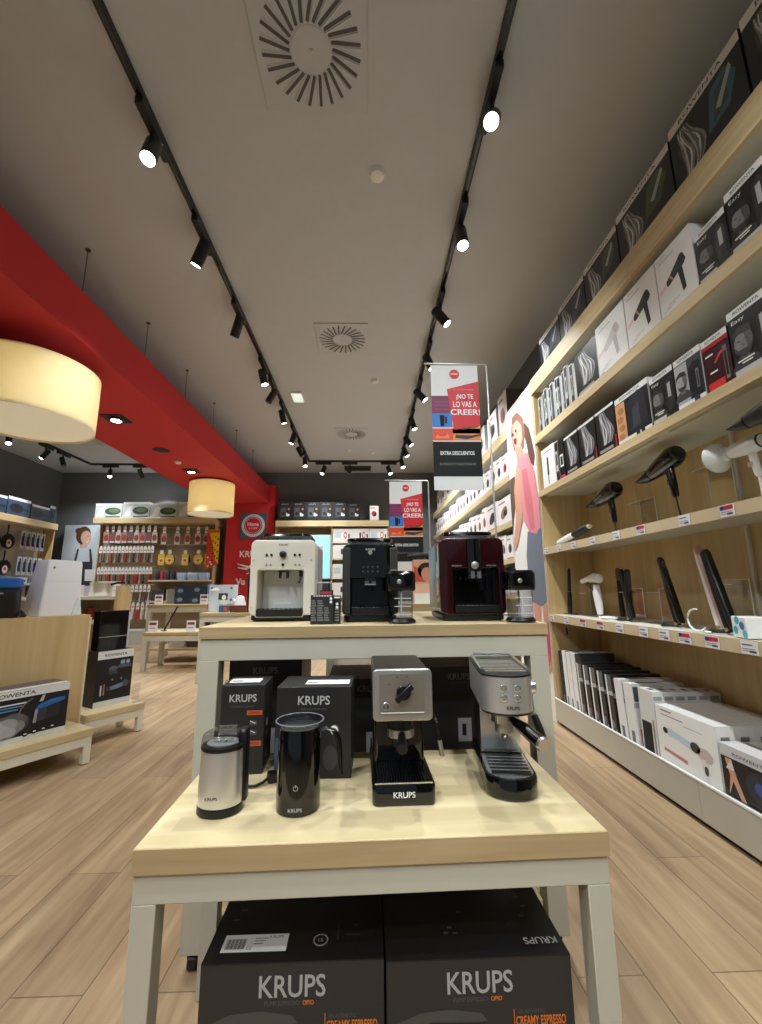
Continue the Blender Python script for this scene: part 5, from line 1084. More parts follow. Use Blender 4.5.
# ------------------------------------------------------------------ tall photo panel of a woman, between the two runs of shelving
t = thing('photo_panel', 'tall photo panel of a laughing woman in a pink top, beside the hair-care shelves', 'poster', (1.5, 3.91, 0), RB)
b = MB(); b.box(-.36, .36, 0, .04, 0.0, 2.93, m(228, 222, 214, .45, noise=.02)); b.box(-.36, .36, .0405, .42, 0.0, 2.93, OAKZ); b.build('panel_board', t, smooth=0)
b = MB()
P = dict(
 sofa=[(-.355, 1.66), (.068, 1.689), (-.026, .951), (-.13, .05), (-.355, .01)], sofa2=[(.355, 1.6), (.3, 1.6), (.31, .63), (.285, .02), (.355, .05)],
 pony=[(.148, 2.633), (.255, 2.529), (.302, 2.393), (.34, 2.228), (.301, 2.146), (.218, 2.21), (.176, 2.381), (.126, 2.52)],
 head=[(-.162, 2.807), (-.012, 2.807), (.13, 2.681), (.154, 2.529), (.1, 2.388), (-.043, 2.354), (-.169, 2.46), (-.227, 2.634)],
 face=[(-.158, 2.724), (-.028, 2.728), (.074, 2.635), (.083, 2.491), (-.006, 2.404), (-.111, 2.421), (-.187, 2.571)],
 arm2=[(-.346, 2.188), (-.191, 2.189), (-.182, 1.936), (-.306, 1.752), (-.355, 1.6), (-.355, 1.9)],
 neck=[(-.137, 2.47), (.053, 2.424), (.103, 2.266), (-.081, 2.304)],
 jeans=[(.046, 1.579), (.355, 1.574), (.355, .94), (.261, .906), (.043, .934), (-.015, 1.134), (-.02, 1.368)],
 leg1=[(.067, .935), (.218, .905), (.182, .614), (.171, .3), (.081, .3), (.06, .6)], leg2=[(.261, .906), (.355, .93), (.355, .4), (.3, .35), (.276, .607)],
 shirt=[(-.074, 2.343), (.189, 2.317), (.3, 2.104), (.355, 1.811), (.355, 1.591), (.251, 1.532), (.094, 1.572), (-.032, 1.706), (-.081, 2.015), (-.124, 2.233)],
 shirtfold=[(.009, 2.194), (.137, 2.176), (.22, 1.849), (.239, 1.588), (.122, 1.587), (.045, 1.838)],
 arm=[(-.116, 2.273), (.009, 2.194), (-.047, 1.907), (-.058, 1.711), (-.23, 1.49), (-.34, 1.431), (-.35, 1.505), (-.22, 1.742), (-.227, 2.056)],
 mouth=[(-.147, 2.571), (-.062, 2.55), (-.074, 2.491), (-.137, 2.511)], pink=[(.267, .724), (.355, .783), (.355, .481), (.286, .403), (.253, .542)])
C = dict(sofa=(240, 238, 236), sofa2=(236, 230, 226), pony=(96, 66, 56), head=(140, 96, 78), face=(216, 164, 142), arm2=(110, 84, 76), neck=(204, 150, 128), jeans=(112, 120, 136), leg1=(208, 152, 128), leg2=(204, 148, 126), shirt=(226, 142, 150), shirtfold=(206, 116, 128), arm=(214, 160, 136), mouth=(120, 40, 44), pink=(206, 70, 96))
for k, (n, pl) in enumerate(P.items()): b.fp(pl, m(*C[n], .45, noise=.03), 1+k)
b.fe(-.15, 2.62, .018, .016, m(60, 40, 36, .4), 20); b.fe(-.06, 2.625, .018, .016, m(60, 40, 36, .4), 20)
b.build('photo_print', t, smooth=0)
# ------------------------------------------------------------------ further wall shelving with small white appliance cartons
FL = {'a': (.5, .55), 'b': (.95, 1.0), 'c': (1.32, 1.37), 'd': (1.7, 1.76), 'e': (2.19, 2.26), 'f': (2.66, 2.78)}
def farbay(label, y0, y1):
    t = thing('shelving_bay', label, 'shelving', (1.5, y0, 0), 0, 'far aisle shelving bays')
    L = y1-y0-.001
    b = MB(); b.box(.4, .42, 0, L, 0, 2.78, m(196, 190, 176, .5)); b.box(.0, .399, 0, L, 0, .19, PLINM); b.build('back_panel', t, smooth=0)
    for k, (za, zb) in FL.items():
        b = MB(); b.box(.021, .399, 0, L, za+.01, zb, UND); b.box(0, .0205, 0, L, za, zb, OAKY); b.build('shelf', t, smooth=0)
    for yy in (.0, L-.02):
        b = MB(); b.box(.025, .399, yy, yy+.019, .191, .499, UND); b.build('upright', t, smooth=0)
farbay('pale far aisle shelving bay starting right behind the woman panel'.replace('right ', ''), 4.275, 6.0)
farbay('pale far aisle shelving bay halfway to the back wall', 6.0, 7.75)
farbay('pale far aisle shelving bay against the back wall', 7.75, 9.55)
WB = m(232, 230, 228, .4, noise=.02)
def d_small(k):
    def f(b, W, D, H):
        b.fr(-W/2, W/2, .0, H, WB, 1); c = ((176, 60, 66), (70, 66, 64), (150, 104, 84), (60, 56, 60), (190, 80, 86))[k % 5]
        b.fe(-.02*W, H*.45, W*.27, H*.2, m(*c, .4), 2, rot=.3); b.fe(.1*W, H*.42, W*.14, H*.12, m(40, 38, 40, .4), 3); b.fr(-.42*W, .1*W, H*.82, H*.88, m(180, 60, 70, .4), 2); b.fr(-.5*W, .5*W, 0, H*.07, m(200, 90, 90, .4) if k % 2 else m(210, 206, 204, .4), 2)
    return f
_c = 0
for k, nm, sel in (('f', 'top', ((4.42, .3, .46), (4.83, .38, .4), (5.35, .36, .4), (5.8, .36, .4), (6.3, .3, .4), (6.7, .3, .38), (7.2, .3, .4), (7.8, .3, .36), (8.3, .3, .4), (8.9, .3, .38))),
                   ('e', 'fifth', None), ('d', 'fourth', None), ('c', 'third', None), ('b', 'second', None)):
    if sel is None:
        sel = []; y = 4.36
        while y < 9.2:
            w_ = (.2, .18, .24)[(len(sel)) % 3] if k != 'd' else (.44 if y < 5.2 else .22)
            sel.append((y+w_/2, w_, {'e': .27, 'd': .3, 'c': .25, 'b': .22}[k]+.02*(len(sel) % 3))); y += w_ + .02
    for i, (y, w_, h_) in enumerate(sel):
        o = carton('appliance_carton', 'small white kitchen appliance carton in the row on the %s far aisle shelf' % nm if not (k == 'd' and i < 2) and not (k == 'f' and i < 2) else {'d0': 'big white grill carton on the fourth far aisle shelf beside the woman panel', 'd1': 'big white grill carton on the fourth far aisle shelf, second from the woman panel', 'f0': 'tall white silver-iron carton on top of the far aisle shelving beside the woman panel', 'f1': 'white carton second from the woman panel on top of the far aisle shelving'}[k+str(i)],
               1.525, y, FL[k][1], w_, .24 if k != 'd' else .3, h_, d_small(_c), 'white cartons on the %s far aisle shelf' % nm, body=WB if k != 'f' or i else m(96, 84, 76, .5)); _c += 1
# ------------------------------------------------------------------ angled gondolas beyond the tables, entrance side
GA = radians(59)                                        # long side direction
ax, ay = cos(GA), sin(GA); nx, ny = sin(GA), -cos(GA)  # along, outward
def gl(a, n, z=0.0, o=(-1.745, 2.915)): return (o[0]+ax*a+nx*n, o[1]+ay*a+ny*n, z)
PANW = wood('oak_panel', (198, 170, 120), (216, 190, 142), 'Z', .5, .4)
def gondola(label, a0, a1, n0, depth, ph, top=True):
    """local x along the front, y into the unit"""
    t = thing('gondola_display', label, 'shop display', gl(a1, n0), GA)
    L = a1-a0
    b = MB(); b.box(-L, 0, 0, depth, .165, .208, OAKX); b.build('plinth_top', t, bevel=.002)
    b = MB(); b.box(-L, -.003, .004, .044, .11, .1645, FRAMEL); b.box(-.044, -.003, .0445, depth, .11, .1645, FRAMEL); b.box(-L, -.045, depth-.04, depth, .11, .1645, FRAMEL); b.build('apron_frame', t, bevel=.0015)
    for lx in (-.044, -L*.97):
        for yy in (.004, depth-.044):
            b = MB(); b.box(lx, lx+.041, yy, yy+.04, .006, .1095, FRAMEL); b.box(lx+.008, lx+.033, yy+.008, yy+.032, 0, .006, BLACK); b.build('leg', t, bevel=.0015)
    if ph:
        b = MB(); b.box(-L, .09, depth+.0005, depth+.36, 0.0, ph, PANW); b.build('centre_panel', t, bevel=.001)
        b = MB(); b.box(.0905, .102, depth+.004, depth+.02, .02, ph-.02, FRAMEL); b.build('edge_strip', t)
    return t
gondola('angled oak gondola with cream plinth holding the steam iron carton', -2.0, 0.0, 0.0, .37, .895)
gondola('second angled oak gondola, carrying the upright vacuum carton', .11, .535, -.325, .30, 0)
# cartons on the plinths
def rot_carton(name, label, a, n, z, W, D, H, fn, group=None, body=CARTB, turn=0.0):
    p = gl(a, n, z); return carton(name, label, p[0], p[1], p[2], W, D, H, fn, group, GA+turn, body)
def d_iron(b, W, D, H):
    b.fr(-W/2, W/2, 0, H, m(28, 28, 34, .3), 1); b.fr(-W/2, W/2, H*.84, H-.0005, CARD, 2); b.ft('ROWENTA', .03, H*.915, m(70, 72, 82, .4), w=.2, h=.022, k=3, bold=.02)
    b.fr(-W/2, W/2, 0, H*.09, m(214, 218, 222, .4), 2)
    for i in range(3): b.fr(-.2, .09-.02*i, H*(.72-.055*i), H*(.745-.055*i), (WHITE, m(90, 150, 200, .4), m(90, 150, 200, .4))[i], 3)
    # soft white steam puffs
    for i, (px, pz, r, c) in enumerate(((.03, .1, .085, 66), (-.02, .09, .085, 90), (.04, .115, .06, 96), (.0, .075, .075, 124), (.045, .085, .05, 130), (-.05, .08, .08, 140), (.01, .1, .05, 158), (-.03, .07, .055, 178), (.02, .06, .035, 170), (-.06, .1, .05, 176))): b.fe(px, pz, r, r*.7, m(c, c, c+2, .5), 4+i*.4, n=24)
    b.fp([(-.2, .06), (-.06, .165), (-.075, .18), (-.22, .14)], m(200, 202, 206, .3), 11)
    # steam generator tank
    b.fp([(.13, .085), (.135, .16), (.27, .185), (.262, .1)], m(58, 60, 68, .3), 12); b.fp([(.19, .09), (.195, .17), (.27, .185), (.262, .1)], m(40, 42, 50, .3), 12.5); b.fp([(.13, .155), (.15, .185), (.22, .205), (.29, .205), (.285, .185), (.2, .165)], m(40, 100, 170, .3), 13); b.fp([(.15, .175), (.22, .195), (.285, .2), (.22, .19)], m(90, 150, 210, .3), 14)
    b.fp([(.13, .085), (.135, .155), (.15, .16), (.146, .083)], m(150, 152, 156, .3), 13)
    for i in range(6):
        a0, a1 = 2.0+i*.25, 2.27+i*.25; b.fp([(.16+.1*cos(a0), .14+.09*sin(a0)), (.16+.1*cos(a1), .14+.09*sin(a1)), (.16+.108*cos(a1), .14+.098*sin(a1)), (.16+.108*cos(a0), .14+.098*sin(a0))], m(120, 116, 110, .3), 12)
    b.fp([(.15, .2), (.165, .235), (.18, .235), (.17, .2)], m(190, 186, 180, .3), 14)
    for i in range(4): b.fe(.1+i*.045, .032+.004*i, .014, .014, m(20, 22, 28, .4), 12); b.fr(.093+i*.045, .107+i*.045, .03+.004*i, .036+.004*i, WHITE, 13)
    b.quad((-W/2, 0, H+.0006), (W/2, 0, H+.0006), (W/2, D*.3, H+.0006), (-W/2, D*.3, H+.0006), CARD); b.quad((-W/2, D*.3, H+.0006), (W/2, D*.3, H+.0006), (W/2, D, H+.0006), (-W/2, D, H+.0006), m(96, 92, 90, .4))
rot_carton('steam_iron_carton', 'large steam generator carton with blue tank picture on the angled gondola plinth', -.42, -.12, .208, .62, .2, .285, d_iron)
def d_vac(b, W, D, H):
    b.fr(-W/2, W/2, 0, H, m(20, 22, 28, .3), 1); b.fr(-W/2, W/2, H*.85, H-.0005, CARD, 2); b.fr(-W/2, W/2, 0, H*.1, m(206, 208, 212, .4), 2); b.ft('ROWENTA', .0, H*.92, m(70, 72, 82, .4), w=W*.62, h=.02, k=3, bold=.02)
    b.fe(-.05*W, H*.66, .12*W, H*.05, m(90, 96, 110, .3), 3); b.fr(-.16*W, .06*W, H*.56, H*.64, m(60, 64, 74, .3), 3); b.fr(.08*W, .44*W, H*.66, H*.72, m(80, 88, 104, .3), 3); b.fr(.14*W, .26*W, H*.73, H*.8, m(120, 170, 206, .3), 4); b.fr(.3*W, .4*W, H*.73, H*.8, m(160, 170, 180, .3), 4)
    b.fp([(-.2*W, H*.32), (.1*W, H*.36), (.4*W, H*.4), (.4*W, H*.33), (.1*W, H*.28), (-.18*W, H*.27)], m(110, 130, 156, .3), 3); b.fe(.33*W, H*.36, .1*W, H*.06, m(76, 82, 94, .3), 4); b.fe(-.14*W, H*.3, .07*W, H*.035, m(60, 64, 76, .3), 4)
    b.fr(-.36*W, -.32*W, H*.2, H*.38, m(190, 192, 196, .3), 3); b.fr(-.28*W, -.24*W, H*.2, H*.4, m(150, 110, 80, .3), 3)
    for q in range(2): b.fe((-.05+.25*q)*W, H*.46, .025*W, H*.02, m(120, 126, 136, .4), 3)
rot_carton('vacuum_carton', 'upright dark vacuum carton with white band on the second gondola plinth', .36, -.47, .2085, .27, .14, .4, d_vac)
t = thing('vacuum_display', 'tall gloss black appliance with a silver stripe, standing on top of the upright vacuum carton', 'appliance', gl(.34, -.49, .6105), GA)
b = MB(); b.box(-.115, .1, 0, .1, .0005, .3, BLACKG); b.build('black_body', t, bevel=.004)
b = MB(); b.box(-.113, .098, -.0025, -.0002, .1, .106, SILVER); b.build('silver_stripe', t)
b = MB(); b.box(.1005, .125, .02, .1, .0005, .28, m(196, 204, 214, .3)); b.build('grey_side_pillar', t, bevel=.003)
t = thing('acrylic_stand', 'clear acrylic sign holder at the outer end of the second gondola plinth', 'display stand', gl(.5, -.4, .2085), GA)
b = MB(); b.box(-.03, .03, .0, .003, .0005, .14, ACRYL); b.build('sheet', t, smooth=0); b = MB(); b.box(-.03, .03, -.04, -.0005, .0005, .003, ACRYL); b.build('foot', t, smooth=0)
# on the gondola's top
ZG = .8955
t = thing('steam_generator', 'blue and black steam generator iron base on top of the angled gondola', 'steam iron', gl(-.63, -.52, ZG), GA)
b = MB(); b.stack([(rr(.62, .27, .05, 5), .001), (rr(.64, .29, .06, 5), .02), (rr(.63, .28, .06, 5), .17), (rr(.61, .27, .06, 5), .185)], m(16, 18, 20, .3)); b.build('black_tank', t)
b = MB(); b.stack([(rr(.625, .275, .06, 5), .1855), (rr(.64, .29, .06, 5), .195), (rr(.63, .28, .06, 5), .245), (rr(.58, .24, .06, 5), .256)], m(24, 92, 170, .3)); b.build('blue_top', t)
b = MB(); b.box(-.1, .2, -.1465, -.1455, .15, .158, m(150, 160, 170, .3)); b.build('trim_line', t)
b = MB(); b.tube([(.3, .0, .03), (.335, -.06, .04), (.34, -.1, .014), (.33, -.14, .011), (.3, -.15, .011), (.32, -.13, .02)], .01, BLACK); b.build('steam_hose', t)
t = thing('air_purifier', 'tall white tapering appliance tower on top of the angled gondola', 'appliance', gl(-.09, -.53, ZG), GA+.15)
WP = m(236, 237, 240, .32, noise=.01)
b = MB(); b.stack([(rr(.27, .2, .02, 4), .001), (rr(.27, .2, .02, 4), .03), (rr(.235, .16, .02, 4, .015), .36), (rr(.225, .15, .03, 4, .02), .385)], WP); b.build('white_body', t)
b = MB(); b.fr(-.1, .115, .235, .2365, m(196, 198, 204, .4), 1, -.0875); b.fr(.0, .05, .05, .0515, m(190, 192, 198, .4), 1, -.098); b.fr(.0, .05, .075, .0765, m(190, 192, 198, .4), 1, -.0965); b.fe(-.07, .33, .008, .008, m(110, 112, 118, .4), 1, -.0835); b.build('seam_print', t, smooth=0)
b = MB(); b.loft([[(.06, -.12, .001), (.14, -.1, .001), (.15, .05, .001)], [(.1, -.1, .12), (.13, -.09, .12), (.135, -.02, .12)]], m(216, 222, 228, .2)); b.build('clear_spout', t)
# ------------------------------------------------------------------ small oak counter behind with kettles
t = thing('counter_shelf', 'small oak shelf counter with goods behind the white appliance tower', 'shelf unit', (-3.15, 4.75, 0), radians(12))
b = MB(); b.box(-.5, .5, 0, .03, 0, 1.03, OAKZ); b.build('back_panel', t); b = MB(); b.box(.47, .5, -.38, -.0005, 0, 1.12, OAKZ); b.build('side_panel', t)
b = MB(); b.box(-.5, .469, -.36, -.0005, .98, 1.01, m(214, 208, 190, .4)); b.build('shelf', t); b = MB(); b.box(-.5, .469, -.36, -.0005, .74, .77, m(214, 208, 190, .4)); b.build('shelf', t)
CR = Matrix.Rotation(radians(12), 4, 'Z'); cs = lambda x, y, z: (-3.15 + x*cos(.2094) - y*sin(.2094), 4.75 + x*sin(.2094) + y*cos(.2094), z)
t = thing('steel_pot', 'steel pot with black handle on the small oak counter behind the white tower', 'pot', cs(.27, -.2, 1.011))
b = MB(); b.lathe([(.1, .001), (.105, .01), (.105, .14), (.108, .145), (.1, .145), (.098, .02)], STEEL, n=24); b.build('pot_body', t); b = MB(); b.tube([(.1, 0, .12), (.16, 0, .14), (.24, 0, .14)], .012, BLACK); b.build('handle', t)
for x, z, c, lb in ((.0, 1.011, (226, 220, 222), 'small white and pink carton beside the steel pot on the oak counter'), (-.2, 1.011, (230, 228, 226), 'small white carton beyond the pink one on the oak counter')):
    b = MB(); b.box(-.09, .09, -.06, .06, .001, .12, m(*c, .4)); b.fr(-.07, .05, .03, .08, m(190, 70, 90, .4), 1, -.06); tag(b.build('small_carton', None, cs(x, -.2, z), .2, smooth=0), lb, 'box')
for i, (x, c) in enumerate(((-.1, (60, 62, 66)), (.06, (190, 192, 194)), (.2, (150, 50, 50)))):
    b = MB(); b.lathe([(.05, .001), (.055, .03), (.05, .12), (.02, .14)], m(*c, .3), n=16); tag(b.build('canister', None, cs(x, -.2, .771)), '%s canister on the lower shelf of the small oak counter' % ('dark grey', 'pale grey', 'dark red')[i], 'canister', 'canisters on the oak counter')
for i, (x, dx) in enumerate(((.4, .0),)):
    b = MB(); b.box(-.11, .11, 0, .004, .0, .16, WHITE); b.fr(-.08, .06, .1, .105, m(150, 150, 160, .4), 1); b.fr(-.08, .08, .06, .064, m(150, 150, 160, .4), 1); b.box(-.11, .11, .0042, .06, .0, .004, WHITE)
    tag(b.build('price_card', None, cs(.4, -.34, 1.1205) if False else cs(.3, -.075, 1.011), .2, smooth=0), 'white price card standing behind the steel pot on the oak counter', 'price card')
# ------------------------------------------------------------------ nest of two oak tables in front of the kitchen wall
table('lower oak table with cream legs in front of the kitchenware wall', (-2.64, 6.0, 0), .88, .55, .51, .04, .06, rz=0, caster=False)
table('taller oak table with cream legs carrying the blue carton, before the kitchenware wall', (-2.84, 6.72, 0), 1.16, .7, .86, .04, .06, rz=0, caster=False, shelf=.2)
def plain(name, label, cat, x, y, z, W, D, H, c, fn=None, rz=0, group=None):
    b = MB(); b.box(-W/2, W/2, 0, D, .0008, H, m(*c, .42, noise=.03))
    if fn: fn(b, W, H)
    return tag(b.build(name, None, (x, y, z), rz, smooth=0), label, cat, group)
def p_pan(b, W, H):
    for px, pz in ((-.33, .25), (-.33, .75), (.25, .8), (.2, .2)): b.fe(px*W, pz*H, W*.1, W*.07, m(120, 130, 146, .4), 1)
plain('cookware_carton', 'dark blue cookware carton on the taller table before the kitchenware wall', 'box', -2.88, 6.95, .86, .46, .2, .28, (34, 48, 66), p_pan)
def p_pot(b, W, H):
    b.fr(-.25*W, .25*W, .2*H, .55*H, m(50, 52, 60, .4), 1); b.fe(.1*W, .33*H, .09*W, .1*W, WHITE, 2)
    for px, pz in ((-.4, .15), (-.4, .82), (.38, .82), (.38, .2)): b.fe(px*W, pz*H, W*.05, W*.05, m(70, 90, 120, .4), 1)
plain('cookware_carton', 'pale blue cookware carton with a grey pot set picture on the taller table', 'box', -2.37, 6.95, .86, .4, .2, .3, (196, 208, 220), p_pot)
plain('cookware_carton', 'narrow pale blue carton between the dark and pale blue cookware cartons', 'box', -2.61, 7.05, .86, .06, .1, .32, (120, 140, 170))
plain('grey_tote', 'grey case standing beside the dark blue cookware carton', 'case', -3.2, 7.0, .86, .12, .12, .24, (120, 116, 112))
def p_card(b, W, H): b.fr(-.4*W, .4*W, .62*H, .85*H, m(120, 60, 80, .4), 1); b.fr(-.35*W, .3*W, .3*H, .4*H, m(150, 150, 160, .4), 1)
for x, y, z, lb in ((-3.28, 6.78, .86, 'white price card at the far corner of the taller table'), (-2.58, 6.78, .86, 'white price card before the narrow pale blue carton'), (-2.98, 6.06, .51, 'white price card at the corner of the lower oak table'), (-2.46, 6.06, .51, 'white price card in the middle of the lower oak table')):
    plain('price_card', lb, 'price card', x, y, z, .12, .012, .15, (232, 230, 234), p_card, 0, 'price cards on the nested oak tables')
t = thing('tablet_pole', 'slanted black stick on the lower oak table', 'pole', (-2.83, 6.2, .51)); b = MB(); b.tube([(-.06, 0, .002), (.1, .02, .34)], .012, BLACK); b.build('stick', t); b = MB(); b.lathe([(.04, .0008), (.04, .01), (.014, .014)], BLACK, c=(-.06, 0), n=16); b.build('base', t)
t = thing('red_pump', 'slim black and red bottle standing on the lower oak table', 'bottle', (-2.3, 6.25, .51)); b = MB(); b.lathe([(.035, .001), (.035, .25), (.012, .27)], BLACK, n=16); b.build('bottle_body', t); b = MB(); b.lathe([(.03, .2705), (.028, .36), (.02, .37)], m(190, 30, 44, .4), n=16); b.build('red_cap', t)
for i, (x, z, c) in enumerate(((-2.45, .2, (190, 190, 186)), (-3.0, .2, (196, 190, 180)), (-2.72, .2, (70, 62, 58)))):
    plain('storage_carton', '%s carton on the low shelf of the taller oak table' % ('grey', 'cream', 'dark brown')[i], 'box', x, 6.9, z, .24, .25, .22, c, None, 0, 'cartons under the taller oak table')
# table with white kettle goods before the red wall
table('low oak table with glassware before the red end wall', (-1.72, 5.2, 0), .6, .5, .8, .04, .05, rz=0, caster=False)
t = thing('glass_jar', 'tall clear glass jar on the table before the red wall', 'jar', (-1.93, 5.42, .8)); b = MB(); b.lathe([(.06, .001), (.075, .02), (.07, .1), (.045, .16), (.05, .26), (.046, .26), (.04, .16), (.06, .1), (.064, .02)], m(216, 226, 230, .1, alpha=.35, noise=0), n=24); b.build('glass_body', t); b = MB(); b.lathe([(.052, .2605), (.054, .28), (.02, .29)], WHITE, n=20); b.build('lid', t)
t = thing('white_kettle', 'white kettle on the table before the red wall', 'kettle', (-1.62, 5.45, .8)); b = MB(); b.lathe([(.07, .001), (.078, .02), (.07, .1), (.05, .18), (.02, .2)], WHITEG, n=24); b.build('kettle_body', t); b = MB(); b.tube([(.05, 0, .17), (.1, 0, .16), (.105, 0, .08), (.072, 0, .03)], .01, BLACK); b.build('handle', t); b = MB(); b.tube([(-.05, 0, .12), (-.09, 0, .16)], [.018, .01], WHITEG); b.build('spout', t)
plain('small_carton', 'small blue and red carton beside the white kettle', 'box', -1.78, 5.3, .8, .1, .08, .08, (60, 80, 130), lambda b, W, H: b.fr(.1*W, .45*W, .2*H, .8*H, m(190, 80, 60, .4), 1))
t = thing('wicker_basket', 'brown wicker basket at the edge of the table before the red wall', 'basket', (-1.58, 5.3, .8)); b = MB(); b.stack([(rr(.2, .12, .02, 4), .001), (rr(.24, .15, .02, 4), .07), (rr(.225, .135, .02, 4), .07), (rr(.19, .11, .02, 4), .012)], m(110, 62, 34, .7, noise=.3)); b.build('woven_body', t); b = MB(); b.tube([(.12*cos(2*pi*i/24), .075*sin(2*pi*i/24), .075) for i in range(25)], .006, m(84, 46, 26, .7)); b.build('rim', t)
# ------------------------------------------------------------------ back wall, kitchenware half
YW = 9.27
PEG = m(150, 128, 96, .6)
t = thing('pegboard_wall_unit', 'tall kitchenware wall unit with oak top shelf, between the apron poster and the red wall', 'shelving', (-4.6, YW, 0))
b = MB(); b.box(-1.22, 1.26, .02, .33, 0, 2.5, PEG); b.build('back_board', t, smooth=0)
b = MB(); b.box(-1.25, 1.26, -.32, .33, 2.5, 2.62, OAKX); b.build('top_shelf', t, bevel=.002)
b = MB(); b.box(-1.22, 1.26, -.3, .0195, 0, .3, m(200, 200, 196, .4)); b.box(-1.22, 1.26, -.305, -.3, .27, .3, WHITE); b.build('base_plinth', t, smooth=0)
for x in (-1.22, 1.24):
    b = MB(); b.box(x, x+.02, -.1, .0195, .301, 2.499, OAKZ); b.build('upright', t, smooth=0)
b = MB(); b.box(.0, 1.239, -.3, .0195, 1.27, 1.3, m(220, 216, 206, .4)); b.build('middle_shelf', t, smooth=0)
b = MB(); b.box(.0, 1.239, -.3, .0195, .84, .87, m(220, 216, 206, .4)); b.build('middle_shelf', t, smooth=0)
for z in (2.44, 2.06, 1.58, 1.2, .86):
    b = MB(); b.box(-1.2, -.01 if z < 1.9 else 1.239, .008, .0195, z, z+.02, m(190, 186, 176, .4)); b.build('hook_rail', t, smooth=0)
def d_grill(b, W, D, H):
    b.fr(-W/2, W/2, 0, H, m(196, 206, 204, .4), 1); b.fr(-W/2, W/2, H*.86, H-.0005, WHITE, 2)
    b.fp([(-.46*W, H*.1), (-.3*W, H*.7), (-.12*W, H*.78), (-.2*W, H*.1)], WHITE, 2); b.fe(.16*W, H*.45, .3*W, H*.26, m(52, 74, 50, .4), 2); b.fe(.2*W, H*.5, .2*W, H*.16, m(100, 120, 80, .4), 3); b.fr(-.1*W, .45*W, .02*H, .1*H, m(60, 70, 80, .4), 3)
for i in range(4):
    carton('cookware_carton', 'white and green cookware carton on the kitchenware unit top shelf, %s from the apron poster' % ORD[i], -5.56+i*.58, YW-.3, 2.62, .56, .3, .31+.03*(i % 2), d_grill, 'cookware cartons on top of the kitchenware unit', 0, WHITE)
# hanging packs: made once each, then copied along the hooks
def make_pack(name, label, cat, loc, group, body, kind):
    t = thing(name, label, cat, loc, 0, group)
    b = MB(); b.cyl((0, .003, .14), (0, .19, .14), .0025, SILVER, n=6); b.build('wire_hook', t)
    b = MB(); b.plate([(-.032, .0), (.032, 0), (.032, .11), (.012, .15), (-.012, .15), (-.032, .11)], [], -.004, .0, WHITE); b.fr(-.02, .02, .04, .065, m(206, 120, 130, .4), 1, -.004); b.build('header_card', t, smooth=0)
    b = MB()
    if kind == 'tool': b.tube([(0, .004, -.002), (0, .004, -.12), (0, .004, -.2)], [.009, .012, .026], body, 8)
    elif kind == 'card': b.plate(rr(.115, .24, .01, 3, 0, -.125), [], -.004, .008, body); b.fe(0, -.13, .05, .07, m(150, 70, 60, .4), 1, -.004); b.fr(-.05, .05, -.23, -.2, m(220, 214, 210, .4), 1, -.004)
    else: b.stack([(rr(.055, .05, .02, 4), -.2), (rr(.06, .055, .02, 4), -.1), (rr(.04, .04, .01, 4), -.002)], body)
    b.build('packed_tool', t)
    return t
pk = {}
def packs(row, z, xs, kinds, label, group, name='hanging_tool_pack', cat='kitchen utensil'):
    for i, x in enumerate(xs):
        c, kd = kinds[i % len(kinds)]; key = (c, kd); l = label % {'tool': 'slim', 'card': 'flat', 'lump': 'chunky'}[kd]; g2 = group+', '+kd
        if key not in pk: pk[key] = make_pack(name, l, cat, (x, YW-.18, z), g2, m(*c, .4, noise=.03), kd)
        else: dup(pk[key], (x, YW-.18, z), 0, l, g2)
lin_ = lambda a, b_, n: [a+(b_-a)*i/(n-1) for i in range(n)]
packs('A', 2.33, lin_(-5.62, -4.6, 9), [((176, 130, 130), 'card'), ((110, 96, 96), 'card'), ((206, 186, 180), 'card')], '%s reddish carded pack hanging in the top row of the kitchenware unit', 'top row kitchen packs')
packs('A2', 2.3, [-4.4, -4.12, -3.9, -3.68, -3.5], [((196, 160, 150), 'card'), ((214, 196, 186), 'card')], '%s pale bakeware card hanging in the top row of the kitchenware unit', 'top row bakeware cards')
packs('B', 1.88, lin_(-5.7, -4.62, 15), [((176, 160, 160), 'tool'), ((60, 58, 60), 'tool'), ((196, 180, 180), 'tool'), ((170, 30, 40), 'tool')], '%s white-headed utensil pack hanging in the second row of the kitchenware unit', 'second row utensil packs')
packs('C', 1.43, lin_(-5.7, -4.62, 16), [((190, 176, 176), 'tool'), ((60, 58, 60), 'tool'), ((150, 128, 100), 'tool'), ((180, 40, 44), 'lump')], '%s white-headed utensil pack hanging in the third row of the kitchenware unit', 'third row utensil packs')
packs('D', 1.06, lin_(-5.65, -4.62, 13), [((206, 196, 196), 'tool'), ((120, 100, 100), 'tool')], '%s white-headed utensil pack hanging in the fourth row of the kitchenware unit', 'fourth row utensil packs')
packs('E', .7, lin_(-5.5, -4.62, 10), [((226, 216, 216), 'lump'), ((196, 60, 76), 'lump'), ((220, 210, 200), 'lump')], '%s white wrapped pack hanging in the bottom row of the kitchenware unit', 'bottom row wrapped packs')
YEL = m(240, 196, 40, .45)
